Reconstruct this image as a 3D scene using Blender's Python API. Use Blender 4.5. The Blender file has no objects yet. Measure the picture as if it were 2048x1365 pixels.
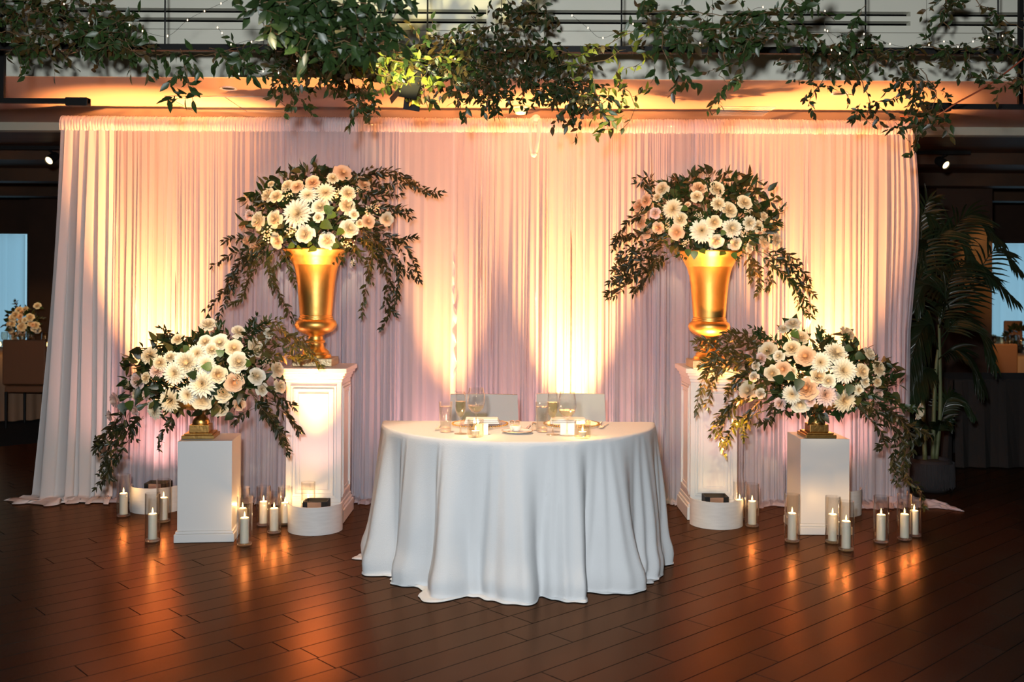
import bpy, math, random
import numpy as np
from mathutils import Vector, Matrix, noise

R = random.Random(7)
sc = bpy.context.scene
C = sc.collection
PI = math.pi

# ------------------------------------------------------------------ camera, world, light, exposure
F = 1991.0; H = 1.5; CX = 1024.0; CY = 576.0; ROLL = math.radians(0.3)
cam = bpy.data.cameras.new('camera')
camo = bpy.data.objects.new('camera', cam); C.objects.link(camo)
cam.sensor_width = 36.0; cam.lens = F / 2048 * 36.0
cam.shift_y = -(682.5 - CY) / 2048
camo.location = (0, 0, H)
camo.rotation_mode = 'QUATERNION'
camo.rotation_quaternion = (Matrix.Rotation(PI / 2, 3, 'X') @ Matrix.Rotation(ROLL, 3, 'Z')).to_quaternion()
cam.clip_start = 0.05; cam.clip_end = 100
cam.dof.use_dof = True; cam.dof.focus_distance = 5.7; cam.dof.aperture_fstop = 2.8
sc.camera = camo

sc.view_settings.view_transform = 'Standard'
sc.view_settings.look = 'None'
sc.view_settings.exposure = 0.12
sc.view_settings.gamma = 1.0
sc.view_settings.use_curve_mapping = False
sc.cycles.use_denoising = True
sc.cycles.max_bounces = 8
sc.cycles.diffuse_bounces = 3
sc.cycles.glossy_bounces = 3
sc.cycles.transmission_bounces = 6
sc.cycles.transparent_max_bounces = 16
sc.cycles.sample_clamp_indirect = 20.0
sc.cycles.caustics_reflective = False
sc.cycles.caustics_refractive = False

wd = bpy.data.worlds.new('world'); sc.world = wd; wd.use_nodes = True
wd.node_tree.nodes['Background'].inputs[0].default_value = (0.9, 0.75, 0.55, 1)
wd.node_tree.nodes['Background'].inputs[1].default_value = 0.012


def aim(o, loc, target):
    o.location = loc
    d = (Vector(target) - Vector(loc)).normalized()
    o.rotation_mode = 'QUATERNION'
    o.rotation_quaternion = d.to_track_quat('-Z', 'Y')


def light(name, kind, loc, target, power, color, size=0.05, cone=60, blend=0.6):
    l = bpy.data.lights.new(name, kind); l.energy = power; l.color = color
    if kind == 'AREA':
        l.shape = 'DISK'; l.size = size
    else:
        l.shadow_soft_size = size
    if kind == 'SPOT':
        l.spot_size = math.radians(cone); l.spot_blend = blend
    o = bpy.data.objects.new(name, l); C.objects.link(o)
    aim(o, loc, target)
    return o


AMBER = (1.0, 0.38, 0.10)
PINK = (1.0, 0.42, 0.34)
WARM = (1.0, 0.68, 0.40)
# photographer's flash, just above and left of the lens
light('camera_flash', 'AREA', (-0.16, -0.05, 1.82), (0.0, 6.0, 1.35), 215, (0.92, 0.97, 1.0), 0.16)
# amber uplights: four in the white cans, two behind the sweetheart table
UPL = [
    ('uplight_lamp_can_left', (-2.42, 6.68, 0.19), (-2.46, 6.98, 1.95), 2500, AMBER, 42),
    ('uplight_lamp_column_left', (-1.24, 6.11, 0.19), (-1.25, 6.34, 2.4), 900, AMBER, 44),
    ('uplight_lamp_table_left', (-0.44, 6.70, 0.17), (-0.44, 6.98, 2.2), 1450, AMBER, 34),
    ('uplight_lamp_table_right', (0.42, 6.70, 0.17), (0.43, 6.98, 2.1), 2700, AMBER, 43),
    ('uplight_lamp_column_right', (1.34, 6.11, 0.19), (1.33, 6.34, 2.4), 900, AMBER, 44),
    ('uplight_lamp_can_right', (2.14, 6.70, 0.19), (2.14, 6.98, 2.5), 2100, AMBER, 50),
]
for nme, loc, tgt, pw, colr, cone in UPL:
    light(nme, 'SPOT', loc, tgt, pw, colr, 0.045, cone, 1.0)
    if 'column' in nme: light(nme + '_added_fill', 'SPOT', (loc[0], 6.04, .20), (tgt[0], 6.35, .85), 9, PINK, 0.05, 90, 1.0)  # pink fill spot added to brighten the column face
    else: light(nme + '_added_fill', 'SPOT', loc, (tgt[0], 6.98, 1.6), 30, PINK, 0.05, 150, 1.0)  # wide pink fill added beside each uplight to lift the drapes
# warm spot with barn doors over the table (its housing is built below)
LAMP = Vector((-0.50, 4.95, 2.49))
light('barn_door_lamp', 'SPOT', LAMP + Vector((0.01, 0.0, -0.06)), (0.05, 5.05, 0.75), 150, WARM, 0.04, 62, 0.5)
light('added_leaf_spot', 'SPOT', LAMP + Vector((0.0, -0.50, 0.0)), LAMP + Vector((0.0, 0.1, 0.17)), 110, (1.0, 0.85, 0.4), 0.02, 50, 0.6)  # spot added in front of the lamp to brighten the yellow leaves
light('added_vine_spot', 'SPOT', (0.42, 4.3, 3.6), (0.56, 5.1, 2.45), 190, (1.0, 0.85, 0.45), 0.02, 24, 0.7)  # unseen spot added to light the twisting vine from above
# unseen pin spots in front, one on each arrangement
for i, (tx, ty, tz, pw) in enumerate([(-1.28, 6.3, 1.98, 620), (1.27, 6.3, 1.98, 420), (-1.85, 5.85, 1.05, 560), (1.85, 6.0, 1.02, 480)]):
    light('pin_spot_lamp', 'SPOT', (tx * 0.6, 2.3, 2.55), (tx, ty, tz), pw, (1.0, 0.78, 0.46), 0.03, 15 if i < 2 else 12, 0.9)
# dim warm track spots in the back room
light('back_room_lamp_left', 'SPOT', (-4.6, 9.6, 2.45), (-5.75, 11.6, 0.9), 110, (1, .6, .2), 0.04, 42, 0.6)
light('back_room_lamp_right', 'SPOT', (4.6, 9.6, 2.45), (6.1, 12.0, 0.7), 130, (1, .6, .2), 0.04, 46, 0.6)


# ------------------------------------------------------------------ helpers
def W(px, py, d):
    u = px - CX; v = py - CY
    c, s = math.cos(ROLL), math.sin(ROLL)
    return Vector(((u * c + v * s) * d / F, d, H - (-u * s + v * c) * d / F))


def G(px, py, z=0.0):
    u = px - CX; v = py - CY
    v0 = -u * math.sin(ROLL) + v * math.cos(ROLL)
    return W(px, py, F * (H - z) / v0)


class MB:
    def __init__(s):
        s.v = []; s.f = []; s.n = 0

    def raw(s, V, Fc):
        b = s.n
        s.v.extend([tuple(p) for p in V]); s.n = len(s.v)
        s.f.extend([tuple(i + b for i in f) for f in Fc])
        return s

    def box(s, x0, x1, y0, y1, z0, z1, M=None):
        V = [(x, y, z) for z in (z0, z1) for y in (y0, y1) for x in (x0, x1)]
        if M is not None: V = [M @ Vector(p) for p in V]
        return s.raw(V, [(0, 2, 3, 1), (4, 5, 7, 6), (0, 1, 5, 4), (2, 6, 7, 3), (0, 4, 6, 2), (1, 3, 7, 5)])

    def lathe(s, prof, seg=32, M=None, cap0=True, cap1=True, a0=0.0, a1=2 * PI):
        full = abs(a1 - a0 - 2 * PI) < 1e-6
        m = seg if full else seg + 1
        V = []; Fc = []
        for r, z in prof:
            for i in range(m):
                a = a0 + (a1 - a0) * i / seg
                V.append((r * math.cos(a), r * math.sin(a), z))
        for j in range(len(prof) - 1):
            for i in range(seg):
                k = (i + 1) % m
                Fc.append((j * m + i, j * m + k, (j + 1) * m + k, (j + 1) * m + i))
        if cap0 and full: Fc.append(tuple(range(m))[::-1])
        if cap1 and full: Fc.append(tuple((len(prof) - 1) * m + i for i in range(m)))
        if M is not None: V = [M @ Vector(p) for p in V]
        return s.raw(V, Fc)

    def tube(s, pts, r, seg=6, r1=None):
        pts = [Vector(p) for p in pts]; n = len(pts)
        V = []; Fc = []
        up = Vector((0, 0, 1))
        for i, p in enumerate(pts):
            d = (pts[min(i + 1, n - 1)] - pts[max(i - 1, 0)])
            if d.length < 1e-9: d = Vector((0, 0, 1))
            d.normalize()
            a = d.cross(up if abs(d.z) < 0.95 else Vector((0, 1, 0))).normalized()
            b = d.cross(a)
            rr = r if r1 is None else r + (r1 - r) * i / max(1, n - 1)
            for k in range(seg):
                t = 2 * PI * k / seg
                V.append(p + a * math.cos(t) * rr + b * math.sin(t) * rr)
        for i in range(n - 1):
            for k in range(seg):
                l = (k + 1) % seg
                Fc.append((i * seg + k, i * seg + l, (i + 1) * seg + l, (i + 1) * seg + k))
        Fc.append(tuple(range(seg))[::-1]); Fc.append(tuple((n - 1) * seg + k for k in range(seg)))
        return s.raw(V, Fc)

    def grid(s, P):  # P[j][i]
        m = len(P[0]); V = [p for row in P for p in row]
        Fc = [(j * m + i, j * m + i + 1, (j + 1) * m + i + 1, (j + 1) * m + i) for j in range(len(P) - 1) for i in range(m - 1)]
        return s.raw(V, Fc)

    def mesh(s, name, mat=None, smooth=False, off=None):
        me = bpy.data.meshes.new(name)
        V = s.v
        if off is not None:
            V = [(p[0] - off[0], p[1] - off[1], p[2] - off[2]) for p in s.v]
        me.from_pydata(V, [], s.f)
        if smooth: me.polygons.foreach_set('use_smooth', [True] * len(me.polygons))
        if mat: me.materials.append(mat)
        me.update()
        return me

    def build(s, name, mat, parent=None, smooth=False, bevel=0.0, auto=False):
        off = None
        if parent is not None: off = origin(parent)
        me = s.mesh(name, mat, smooth or auto, off)
        o = bpy.data.objects.new(name, me); C.objects.link(o)
        if parent is not None: o.parent = parent
        if bevel:
            b = o.modifiers.new('bevel', 'BEVEL'); b.width = bevel; b.segments = 2; b.limit_method = 'ANGLE'
        if auto:
            me.set_sharp_from_angle(angle=math.radians(35))
        return o


def origin(o):
    p = Vector((0, 0, 0))
    while o is not None:
        p += o.location; o = o.parent
    return p


def tag(o, label=None, cat=None, group=None, kind=None):
    if label: o['label'] = label
    if cat: o['category'] = cat
    if group: o['group'] = group
    if kind: o['kind'] = kind
    return o


def thing(name, loc, label, cat, group=None):
    o = bpy.data.objects.new(name, None); C.objects.link(o)
    o.location = loc; o.empty_display_size = 0.1
    return tag(o, label, cat, group)


def struct(name, mb, mat, **k):
    return tag(mb.build(name, mat, **k), kind='structure')


def copy_tree(o, parent=None):
    c = o.copy(); C.objects.link(c); c.parent = parent
    for ch in list(o.children): copy_tree(ch, c)
    return c


def smooth_path(pts, n):
    pts = [Vector(p) for p in pts]
    if len(pts) == 2: return [pts[0].lerp(pts[1], i / n) for i in range(n + 1)]
    P = [pts[0] * 2 - pts[1]] + pts + [pts[-1] * 2 - pts[-2]]
    out = []; m = len(pts) - 1
    for k in range(n + 1):
        t = k / n * m; i = min(int(t), m - 1); f = t - i
        a, b, c, d = P[i], P[i + 1], P[i + 2], P[i + 3]
        out.append(0.5 * ((2 * b) + (c - a) * f + (2 * a - 5 * b + 4 * c - d) * f * f + (3 * b - a - 3 * c + d) * f ** 3))
    return out


# ------------------------------------------------------------------ materials
def mat(name, col, rough=0.6, metal=0.0, bump=None, var=None, spec=None, randv=0.0, **kw):
    m = bpy.data.materials.new(name); m.use_nodes = True
    nt = m.node_tree; p = nt.nodes['Principled BSDF']
    p.inputs['Base Color'].default_value = (*col, 1); p.inputs['Roughness'].default_value = rough
    p.inputs['Metallic'].default_value = metal
    if spec is not None: p.inputs['Specular IOR Level'].default_value = spec
    for k, v in kw.items():
        key = k.replace('_', ' ').title().replace('Ior', 'IOR')
        if key in p.inputs: p.inputs[key].default_value = v
    tc = nt.nodes.new('ShaderNodeTexCoord')
    if bump:
        kind, scale, strength = bump[:3]
        mp = nt.nodes.new('ShaderNodeMapping')
        mp.inputs['Scale'].default_value = bump[3] if len(bump) > 3 else (1, 1, 1)
        nt.links.new(tc.outputs['Object'], mp.inputs['Vector'])
        t = nt.nodes.new('ShaderNodeTexNoise' if kind == 'noise' else 'ShaderNodeTexWave')
        t.inputs['Scale'].default_value = scale
        nt.links.new(mp.outputs[0], t.inputs['Vector'])
        b = nt.nodes.new('ShaderNodeBump'); b.inputs['Strength'].default_value = strength; b.inputs['Distance'].default_value = 0.003
        nt.links.new(t.outputs[0], b.inputs['Height']); nt.links.new(b.outputs[0], p.inputs['Normal'])
    src = None
    if var:
        col2, scale = var[:2]
        mp = nt.nodes.new('ShaderNodeMapping')
        mp.inputs['Scale'].default_value = var[2] if len(var) > 2 else (1, 1, 1)
        nt.links.new(tc.outputs['Object'], mp.inputs['Vector'])
        t = nt.nodes.new('ShaderNodeTexNoise'); t.inputs['Scale'].default_value = scale; t.inputs['Detail'].default_value = 4
        nt.links.new(mp.outputs[0], t.inputs['Vector'])
        r = nt.nodes.new('ShaderNodeValToRGB')
        r.color_ramp.elements[0].position = 0.35; r.color_ramp.elements[1].position = 0.65
        r.color_ramp.elements[0].color = (*col, 1); r.color_ramp.elements[1].color = (*col2, 1)
        nt.links.new(t.outputs[0], r.inputs[0]); src = r.outputs[0]
        nt.links.new(src, p.inputs['Base Color'])
    if randv:
        oi = nt.nodes.new('ShaderNodeObjectInfo')
        hs = nt.nodes.new('ShaderNodeHueSaturation')
        ma = nt.nodes.new('ShaderNodeMapRange'); ma.inputs['To Min'].default_value = 1 - randv; ma.inputs['To Max'].default_value = 1 + randv
        nt.links.new(oi.outputs['Random'], ma.inputs['Value']); nt.links.new(ma.outputs[0], hs.inputs['Value'])
        hs.inputs['Color'].default_value = (*col, 1)
        if src: nt.links.new(src, hs.inputs['Color'])
        nt.links.new(hs.outputs[0], p.inputs['Base Color'])
    return m


def emit(name, col, st):
    m = bpy.data.materials.new(name); m.use_nodes = True; nt = m.node_tree
    nt.nodes.remove(nt.nodes['Principled BSDF'])
    e = nt.nodes.new('ShaderNodeEmission'); e.inputs[0].default_value = (*col, 1); e.inputs[1].default_value = st
    nt.links.new(e.outputs[0], nt.nodes['Material Output'].inputs[0]); return m


def sheer(name, col, trans, transl=0.45):
    m = bpy.data.materials.new(name); m.use_nodes = True; nt = m.node_tree
    nt.nodes.remove(nt.nodes['Principled BSDF'])
    d = nt.nodes.new('ShaderNodeBsdfDiffuse'); d.inputs[0].default_value = (*col, 1)
    t = nt.nodes.new('ShaderNodeBsdfTranslucent'); t.inputs[0].default_value = (*col, 1)
    tr = nt.nodes.new('ShaderNodeBsdfTransparent')
    a = nt.nodes.new('ShaderNodeMixShader'); a.inputs[0].default_value = transl
    b = nt.nodes.new('ShaderNodeMixShader'); b.inputs[0].default_value = trans
    nt.links.new(d.outputs[0], a.inputs[1]); nt.links.new(t.outputs[0], a.inputs[2])
    nt.links.new(a.outputs[0], b.inputs[1]); nt.links.new(tr.outputs[0], b.inputs[2])
    nt.links.new(b.outputs[0], nt.nodes['Material Output'].inputs[0]); return m


def glass(name, tint=(1, 1, 1), fmin=0.08, ior=1.45, rough=0.02):
    m = bpy.data.materials.new(name); m.use_nodes = True; nt = m.node_tree
    nt.nodes.remove(nt.nodes['Principled BSDF'])
    tr = nt.nodes.new('ShaderNodeBsdfTransparent'); tr.inputs[0].default_value = (*tint, 1)
    g = nt.nodes.new('ShaderNodeBsdfGlossy'); g.inputs['Roughness'].default_value = rough
    lw = nt.nodes.new('ShaderNodeLayerWeight'); lw.inputs[0].default_value = 0.5
    fr = nt.nodes.new('ShaderNodeMath'); fr.operation = 'POWER'; fr.inputs[1].default_value = 3.5
    nt.links.new(lw.outputs['Facing'], fr.inputs[0])
    mr = nt.nodes.new('ShaderNodeMapRange'); mr.inputs['To Min'].default_value = fmin; mr.inputs['To Max'].default_value = 0.95
    nt.links.new(fr.outputs[0], mr.inputs['Value'])
    mx = nt.nodes.new('ShaderNodeMixShader')
    nt.links.new(mr.outputs[0], mx.inputs[0]); nt.links.new(tr.outputs[0], mx.inputs[1]); nt.links.new(g.outputs[0], mx.inputs[2])
    nt.links.new(mx.outputs[0], nt.nodes['Material Output'].inputs[0]); return m


def leafmat(name, col, col2=None, rough=0.4, transl=0.25):
    m = mat(name, col, rough, randv=0.35, var=(col2 or tuple(c * 0.7 for c in col), 9.0))
    nt = m.node_tree; p = nt.nodes['Principled BSDF']
    t = nt.nodes.new('ShaderNodeBsdfTranslucent'); t.inputs[0].default_value = (col[0] * 1.3, col[1] * 1.3, col[2] * 0.8, 1)
    mx = nt.nodes.new('ShaderNodeMixShader'); mx.inputs[0].default_value = transl
    nt.links.new(p.outputs[0], mx.inputs[1]); nt.links.new(t.outputs[0], mx.inputs[2])
    nt.links.new(mx.outputs[0], nt.nodes['Material Output'].inputs[0])
    return m


M = {}
M['plank'] = mat('dark_plank', (0.010, 0.009, 0.0075), 0.30, var=((0.016, 0.0145, 0.012), 3.0, (1, 1, 1)), bump=('noise', 60, 0.10), randv=0.18, spec=0.5)
m = M['plank']; nt = m.node_tree; p = nt.nodes['Principled BSDF']; p.inputs['Specular IOR Level'].default_value = 0.0
gl = nt.nodes.new('ShaderNodeBsdfGlossy'); gl.inputs['Color'].default_value = (0.98, 0.48, 0.27, 1); gl.inputs['Roughness'].default_value = 0.27
lw = nt.nodes.new('ShaderNodeLayerWeight'); lw.inputs[0].default_value = 0.5
pw = nt.nodes.new('ShaderNodeMath'); pw.operation = 'POWER'; pw.inputs[1].default_value = 3.2; nt.links.new(lw.outputs['Facing'], pw.inputs[0])
mr = nt.nodes.new('ShaderNodeMapRange'); mr.inputs['To Min'].default_value = 0.035; mr.inputs['To Max'].default_value = 0.44; nt.links.new(pw.outputs[0], mr.inputs['Value'])
mx = nt.nodes.new('ShaderNodeMixShader'); nt.links.new(mr.outputs[0], mx.inputs[0]); nt.links.new(p.outputs[0], mx.inputs[1]); nt.links.new(gl.outputs[0], mx.inputs[2])
nt.links.new(nt.nodes['Bump'].outputs[0], gl.inputs['Normal']); nt.links.new(mx.outputs[0], nt.nodes['Material Output'].inputs[0])
M['void'] = mat('black_void', (0.002, 0.002, 0.002), 1.0, spec=0.0)
M['grout'] = mat('joint', (0.006, 0.005, 0.004), 0.9)
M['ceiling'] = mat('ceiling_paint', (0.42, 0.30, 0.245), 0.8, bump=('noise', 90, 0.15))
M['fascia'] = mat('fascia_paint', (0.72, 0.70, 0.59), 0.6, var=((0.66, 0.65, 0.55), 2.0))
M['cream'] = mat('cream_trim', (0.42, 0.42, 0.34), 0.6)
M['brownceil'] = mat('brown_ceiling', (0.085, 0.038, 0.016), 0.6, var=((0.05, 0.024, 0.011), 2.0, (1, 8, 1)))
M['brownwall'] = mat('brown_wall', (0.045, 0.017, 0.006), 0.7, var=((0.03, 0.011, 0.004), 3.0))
M['greywall'] = mat('grey_wall', (0.36, 0.36, 0.40), 0.7)
M['greytrim'] = mat('grey_trim', (0.42, 0.41, 0.42), 0.6)
M['black'] = mat('black_metal', (0.008, 0.008, 0.008), 0.6, spec=0.25)
M['blackcloth'] = mat('black_cloth', (0.012, 0.010, 0.009), 0.9)
M['white'] = mat('white_paint', (0.72, 0.71, 0.70), 0.38, bump=('noise', 25, 0.08))
M['can'] = mat('can_white', (0.68, 0.67, 0.66), 0.5, var=((0.62, 0.61, 0.60), 12, (1, 1, 6)))
M['gold'] = mat('gold_leaf', (1.0, 0.58, 0.16), 0.42, 1.0, var=((0.78, 0.42, 0.10), 7.0, (1, 1, 0.6)), bump=('noise', 30, 0.25))
M['goldplinth'] = mat('champagne_gold', (0.62, 0.50, 0.30), 0.45, 1.0, bump=('noise', 90, 0.6))
M['bronze'] = mat('antique_gold', (0.50, 0.30, 0.10), 0.35, 1.0, bump=('noise', 60, 0.4))
M['linen'] = mat('linen', (0.66, 0.675, 0.69), 0.9, bump=('noise', 150, 0.5, (1, 1, 6)))
nt = M['linen'].node_tree
M['napkin'] = mat('napkin', (0.85, 0.83, 0.80), 0.8, bump=('noise', 300, 0.3))
M['chair'] = mat('chair_fabric', (0.58, 0.54, 0.49), 0.6, bump=('noise', 200, 0.3))
M['sheer'] = sheer('sheer_voile', (0.85, 0.82, 0.91), 0.30)
M['sheer2'] = sheer('sheer_voile_double', (0.88, 0.83, 0.88), 0.16)
M['solid'] = sheer('solid_drape', (0.84, 0.79, 0.77), 0.0, 0.25)
M['glass'] = glass('clear_glass', (1, 1, 1), 0.06)
M['cryst'] = glass('cut_glass', (1.0, 0.975, 0.93), 0.12, 1.5, 0.08)
M['wine'] = glass('white_wine', (1.0, 0.94, 0.72), 0.10, 1.33)
M['champ'] = glass('champagne', (1.0, 0.94, 0.70), 0.12, 1.33)
M['water'] = glass('water', (0.95, 0.95, 0.93), 0.05, 1.33)
M['wax'] = mat('ivory_wax', (1.0, 0.90, 0.72), 0.45, subsurface_weight=0.15, subsurface_radius=(0.03, 0.02, 0.01))
M['wick'] = mat('wick', (0.02, 0.015, 0.01), 0.9)
M['flame'] = emit('flame', (1.0, 0.62, 0.22), 8)
M['bulb'] = emit('fairy_bulb', (1.0, 0.78, 0.48), 4)
M['lens'] = emit('lamp_lens', (1.0, 0.75, 0.4), 3)
M['uplens'] = emit('uplight_lens', (1.0, 0.55, 0.22), 6)
M['silver'] = mat('silver', (0.75, 0.73, 0.70), 0.2, 1.0)
M['china'] = mat('white_china', (0.85, 0.84, 0.80), 0.15)
M['card'] = mat('white_card', (0.86, 0.85, 0.82), 0.7)
M['stem'] = mat('brown_stem', (0.12, 0.07, 0.03), 0.6)
M['gstem'] = mat('green_stem', (0.10, 0.13, 0.04), 0.6)
M['ruscus'] = leafmat('ruscus_leaf', (0.022, 0.034, 0.011), (0.045, 0.032, 0.012))
M['ruscusw'] = leafmat('olive_leaf', (0.075, 0.085, 0.022), (0.11, 0.065, 0.02))
M['rleaf'] = leafmat('rose_leaf', (0.030, 0.062, 0.015), (0.018, 0.036, 0.011))
M['smilax'] = leafmat('smilax_leaf', (0.032, 0.066, 0.016), (0.018, 0.036, 0.011))
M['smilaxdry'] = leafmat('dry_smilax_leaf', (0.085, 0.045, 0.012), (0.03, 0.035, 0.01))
M['smilax_lit'] = leafmat('lit_smilax_leaf', (0.24, 0.28, 0.04), (0.16, 0.20, 0.03), transl=0.4)  # brighter, yellower smilax: lamplight put into the leaf colour
M['ivyleaf'] = leafmat('ivy_leaf', (0.10, 0.17, 0.025), (0.06, 0.11, 0.02))
M['palm'] = leafmat('palm_leaf', (0.013, 0.030, 0.012), (0.020, 0.022, 0.008), rough=0.3)
M['palmtrunk'] = mat('palm_trunk', (0.10, 0.12, 0.05), 0.6, bump=('wave', 10, 0.5))
M['pot'] = mat('woven_pot', (0.022, 0.020, 0.022), 0.8)
M['soil'] = mat('potting_bark', (0.10, 0.06, 0.03), 0.95, bump=('noise', 40, 1.0))
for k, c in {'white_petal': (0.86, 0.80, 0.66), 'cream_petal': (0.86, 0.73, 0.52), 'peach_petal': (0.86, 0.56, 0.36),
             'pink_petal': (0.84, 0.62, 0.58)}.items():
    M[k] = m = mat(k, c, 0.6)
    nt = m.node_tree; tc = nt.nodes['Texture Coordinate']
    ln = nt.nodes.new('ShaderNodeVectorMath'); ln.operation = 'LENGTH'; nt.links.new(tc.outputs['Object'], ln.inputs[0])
    rp_ = nt.nodes.new('ShaderNodeValToRGB')   # warmer pigment towards the heart, darkened to stand in for crease shade
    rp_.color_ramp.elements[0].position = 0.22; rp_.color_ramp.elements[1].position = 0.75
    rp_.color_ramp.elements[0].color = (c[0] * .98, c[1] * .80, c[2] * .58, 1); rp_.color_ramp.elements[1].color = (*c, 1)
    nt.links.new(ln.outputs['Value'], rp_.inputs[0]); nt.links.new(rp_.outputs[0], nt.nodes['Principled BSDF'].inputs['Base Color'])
M['orangecable'] = mat('orange_cable', (0.22, 0.04, 0.015), 0.5)
M['vent'] = mat('vent_paint', (0.66, 0.55, 0.45), 0.6)
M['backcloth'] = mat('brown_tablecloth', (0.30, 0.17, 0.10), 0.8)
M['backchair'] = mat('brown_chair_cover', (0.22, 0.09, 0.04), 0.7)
M['sky'] = None

# ------------------------------------------------------------------ the setting
# floor: a dark slab with dark wood-look planks laid at 45 degrees on it
fl = tag(MB().box(-8, 8, -1.0, 14.2, -0.05, -0.006).build('floor', M['grout']), kind='structure')
ANG = math.radians(47.2)
dx = Vector((math.sin(ANG), math.cos(ANG), 0)); dn = Vector((math.cos(ANG), -math.sin(ANG), 0))
PW, PL = 0.142, 0.92
mbp = MB().box(-PL / 2 + .0024, PL / 2 - .0024, -PW / 2 + .0024, PW / 2 - .0024, -0.006, 0.0)
plank_me = mbp.mesh('plank', M['plank'])
cand = []
for r in range(-70, 110):
    off = R.choice([0.0, 0.3, 0.61, 0.15, 0.46, 0.77]) + R.uniform(-.04, .04)
    for k in range(-18, 22):
        c = dx * (k * PL + off) + dn * (r * PW)
        if -7.4 < c.x < 7.4 and 2.6 < c.y < 13.3:
            vis = abs(c.x) < c.y * 0.514 + 0.35 and c.y > 3.3
            cand.append((0 if vis else 1, c.y, c))
cand.sort(key=lambda t: (t[0], t[1]))
rot = Matrix.Rotation(math.atan2(dx.y, dx.x), 4, 'Z')
rest = MB()
for i, (v, yy, c) in enumerate(cand):
    if i < 300:
        o = bpy.data.objects.new('plank', plank_me); C.objects.link(o); o.parent = fl
        o.matrix_basis = Matrix.Translation(c) @ rot
    else:
        rest.raw([Matrix.Translation(c) @ rot @ Vector(p) for p in mbp.v], mbp.f)
tag(rest.build('distant_planks', M['plank'], fl), kind='stuff')

CZ = 2.762
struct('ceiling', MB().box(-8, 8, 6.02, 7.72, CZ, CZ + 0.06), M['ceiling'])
# cream downstand and brown ceiling of the back room
struct('trim_1', MB().box(-8, 8, 7.70, 7.80, 2.70, CZ + .05), M['cream'])
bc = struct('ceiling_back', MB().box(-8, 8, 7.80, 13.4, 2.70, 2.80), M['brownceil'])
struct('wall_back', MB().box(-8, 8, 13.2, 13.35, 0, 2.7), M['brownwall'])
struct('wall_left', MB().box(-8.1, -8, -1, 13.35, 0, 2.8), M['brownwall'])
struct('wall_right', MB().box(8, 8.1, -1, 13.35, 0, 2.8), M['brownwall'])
# beams of the back room
for k, (yy, zz) in enumerate([(8.7, 2.60), (10.2, 2.57), (11.8, 2.56)]):
    struct('ceiling_beam', MB().box(-7.9, 7.9, yy, yy + .22, zz, 2.70), M['brownceil'])
# brown pillars of the back room
pa, pb = W(1872, 600, 10.6), W(1984, 600, 10.6)
struct('wall_pillar_right', MB().box(pa.x, pb.x, 10.6, 11.0, 0, 2.7), M['brownwall'])
pa, pb = W(58, 600, 12.6), W(150, 600, 12.6)
struct('wall_pillar_left', MB().box(pa.x, pb.x, 12.6, 13.0, 0, 2.7), M['brownwall'])
# grey partition seen faintly through the voile, with framed openings
part = struct('wall_partition', MB().box(-2.75, 2.55, 7.84, 7.94, 0, 2.70), M['greywall'])
for (x0, x1, z0, z1) in [(-2.45, -1.60, .15, 2.4), (-1.95 + .5, -.75, .15, 2.4), (-.60, .05, .15, 2.45), (.35, 1.05, .15, 2.4), (1.25, 1.95, .15, 2.4)]:
    m = MB()
    w = .05
    m.box(x0, x0 + w, 7.81, 7.839, z0, z1).box(x1 - w, x1, 7.81, 7.839, z0, z1)
    m.box(x0 + w, x1 - w, 7.81, 7.839, z0, z0 + w).box(x0 + w, x1 - w, 7.81, 7.839, z1 - w, z1)
    m.box(x0 + w, x1 - w, 7.81, 7.839, 1.0, 1.05)
    m.build('panel_frame', M['greytrim'], part)

# fascia above the ceiling edge: smooth lower band, slotted panels above
fas = struct('wall_fascia', MB().box(-8, 8, 6.08, 6.16, CZ + .07, 4.2), M['void'])
MB().box(-8, 8, 6.0, 6.019, CZ - .001, 2.955).build('lower_band', M['fascia'], fas)
def fx(px): return (px - CX) / F * 6.0
edges = [55, 525, 1000, 1422, 1850, 2300]
edges = [-900, -420, 55, 525, 1000, 1422, 1850, 2300, 2750]
slots = [(-380, 20), (95, 490), (560, 970), (1027, 1395), (1450, 1818), (1880, 2260)]
for a, b in zip(edges[:-1], edges[1:]):
    xa, xb = fx(a) + .002, fx(b) - .002
    # three boards: below the joint, slotted, above
    MB().box(xa, xb, 6.0, 6.06, 2.962, 3.048).build('panel', M['fascia'], fas)
    m = MB()
    sl = [s for s in slots if a <= s[0] and s[1] <= b]
    z = [3.052, 3.093, 3.120, 3.150, 3.177, 3.34]
    if sl:
        s0, s1 = fx(sl[0][0]), fx(sl[0][1])
        m.box(xa, s0, 6.0, 6.06, z[0], z[5]).box(s1, xb, 6.0, 6.06, z[0], z[5])
        m.box(s0, s1, 6.0, 6.06, z[0], z[1]).box(s0, s1, 6.0, 6.06, z[2], z[3]).box(s0, s1, 6.0, 6.06, z[4], z[5])
    else:
        m.box(xa, xb, 6.0, 6.06, z[0], z[5])
    m.build('panel', M['fascia'], fas)
    MB().box(xa, xb, 6.0, 6.06, 3.345, 4.15).build('panel', M['fascia'], fas)

# ceiling fittings
def ceil_pt(px, py): # point on the ceiling plane
    u = px - CX; v = py - CY
    v0 = -u * math.sin(ROLL) + v * math.cos(ROLL)
    return W(px, py, F * (H - CZ) / v0)

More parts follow.
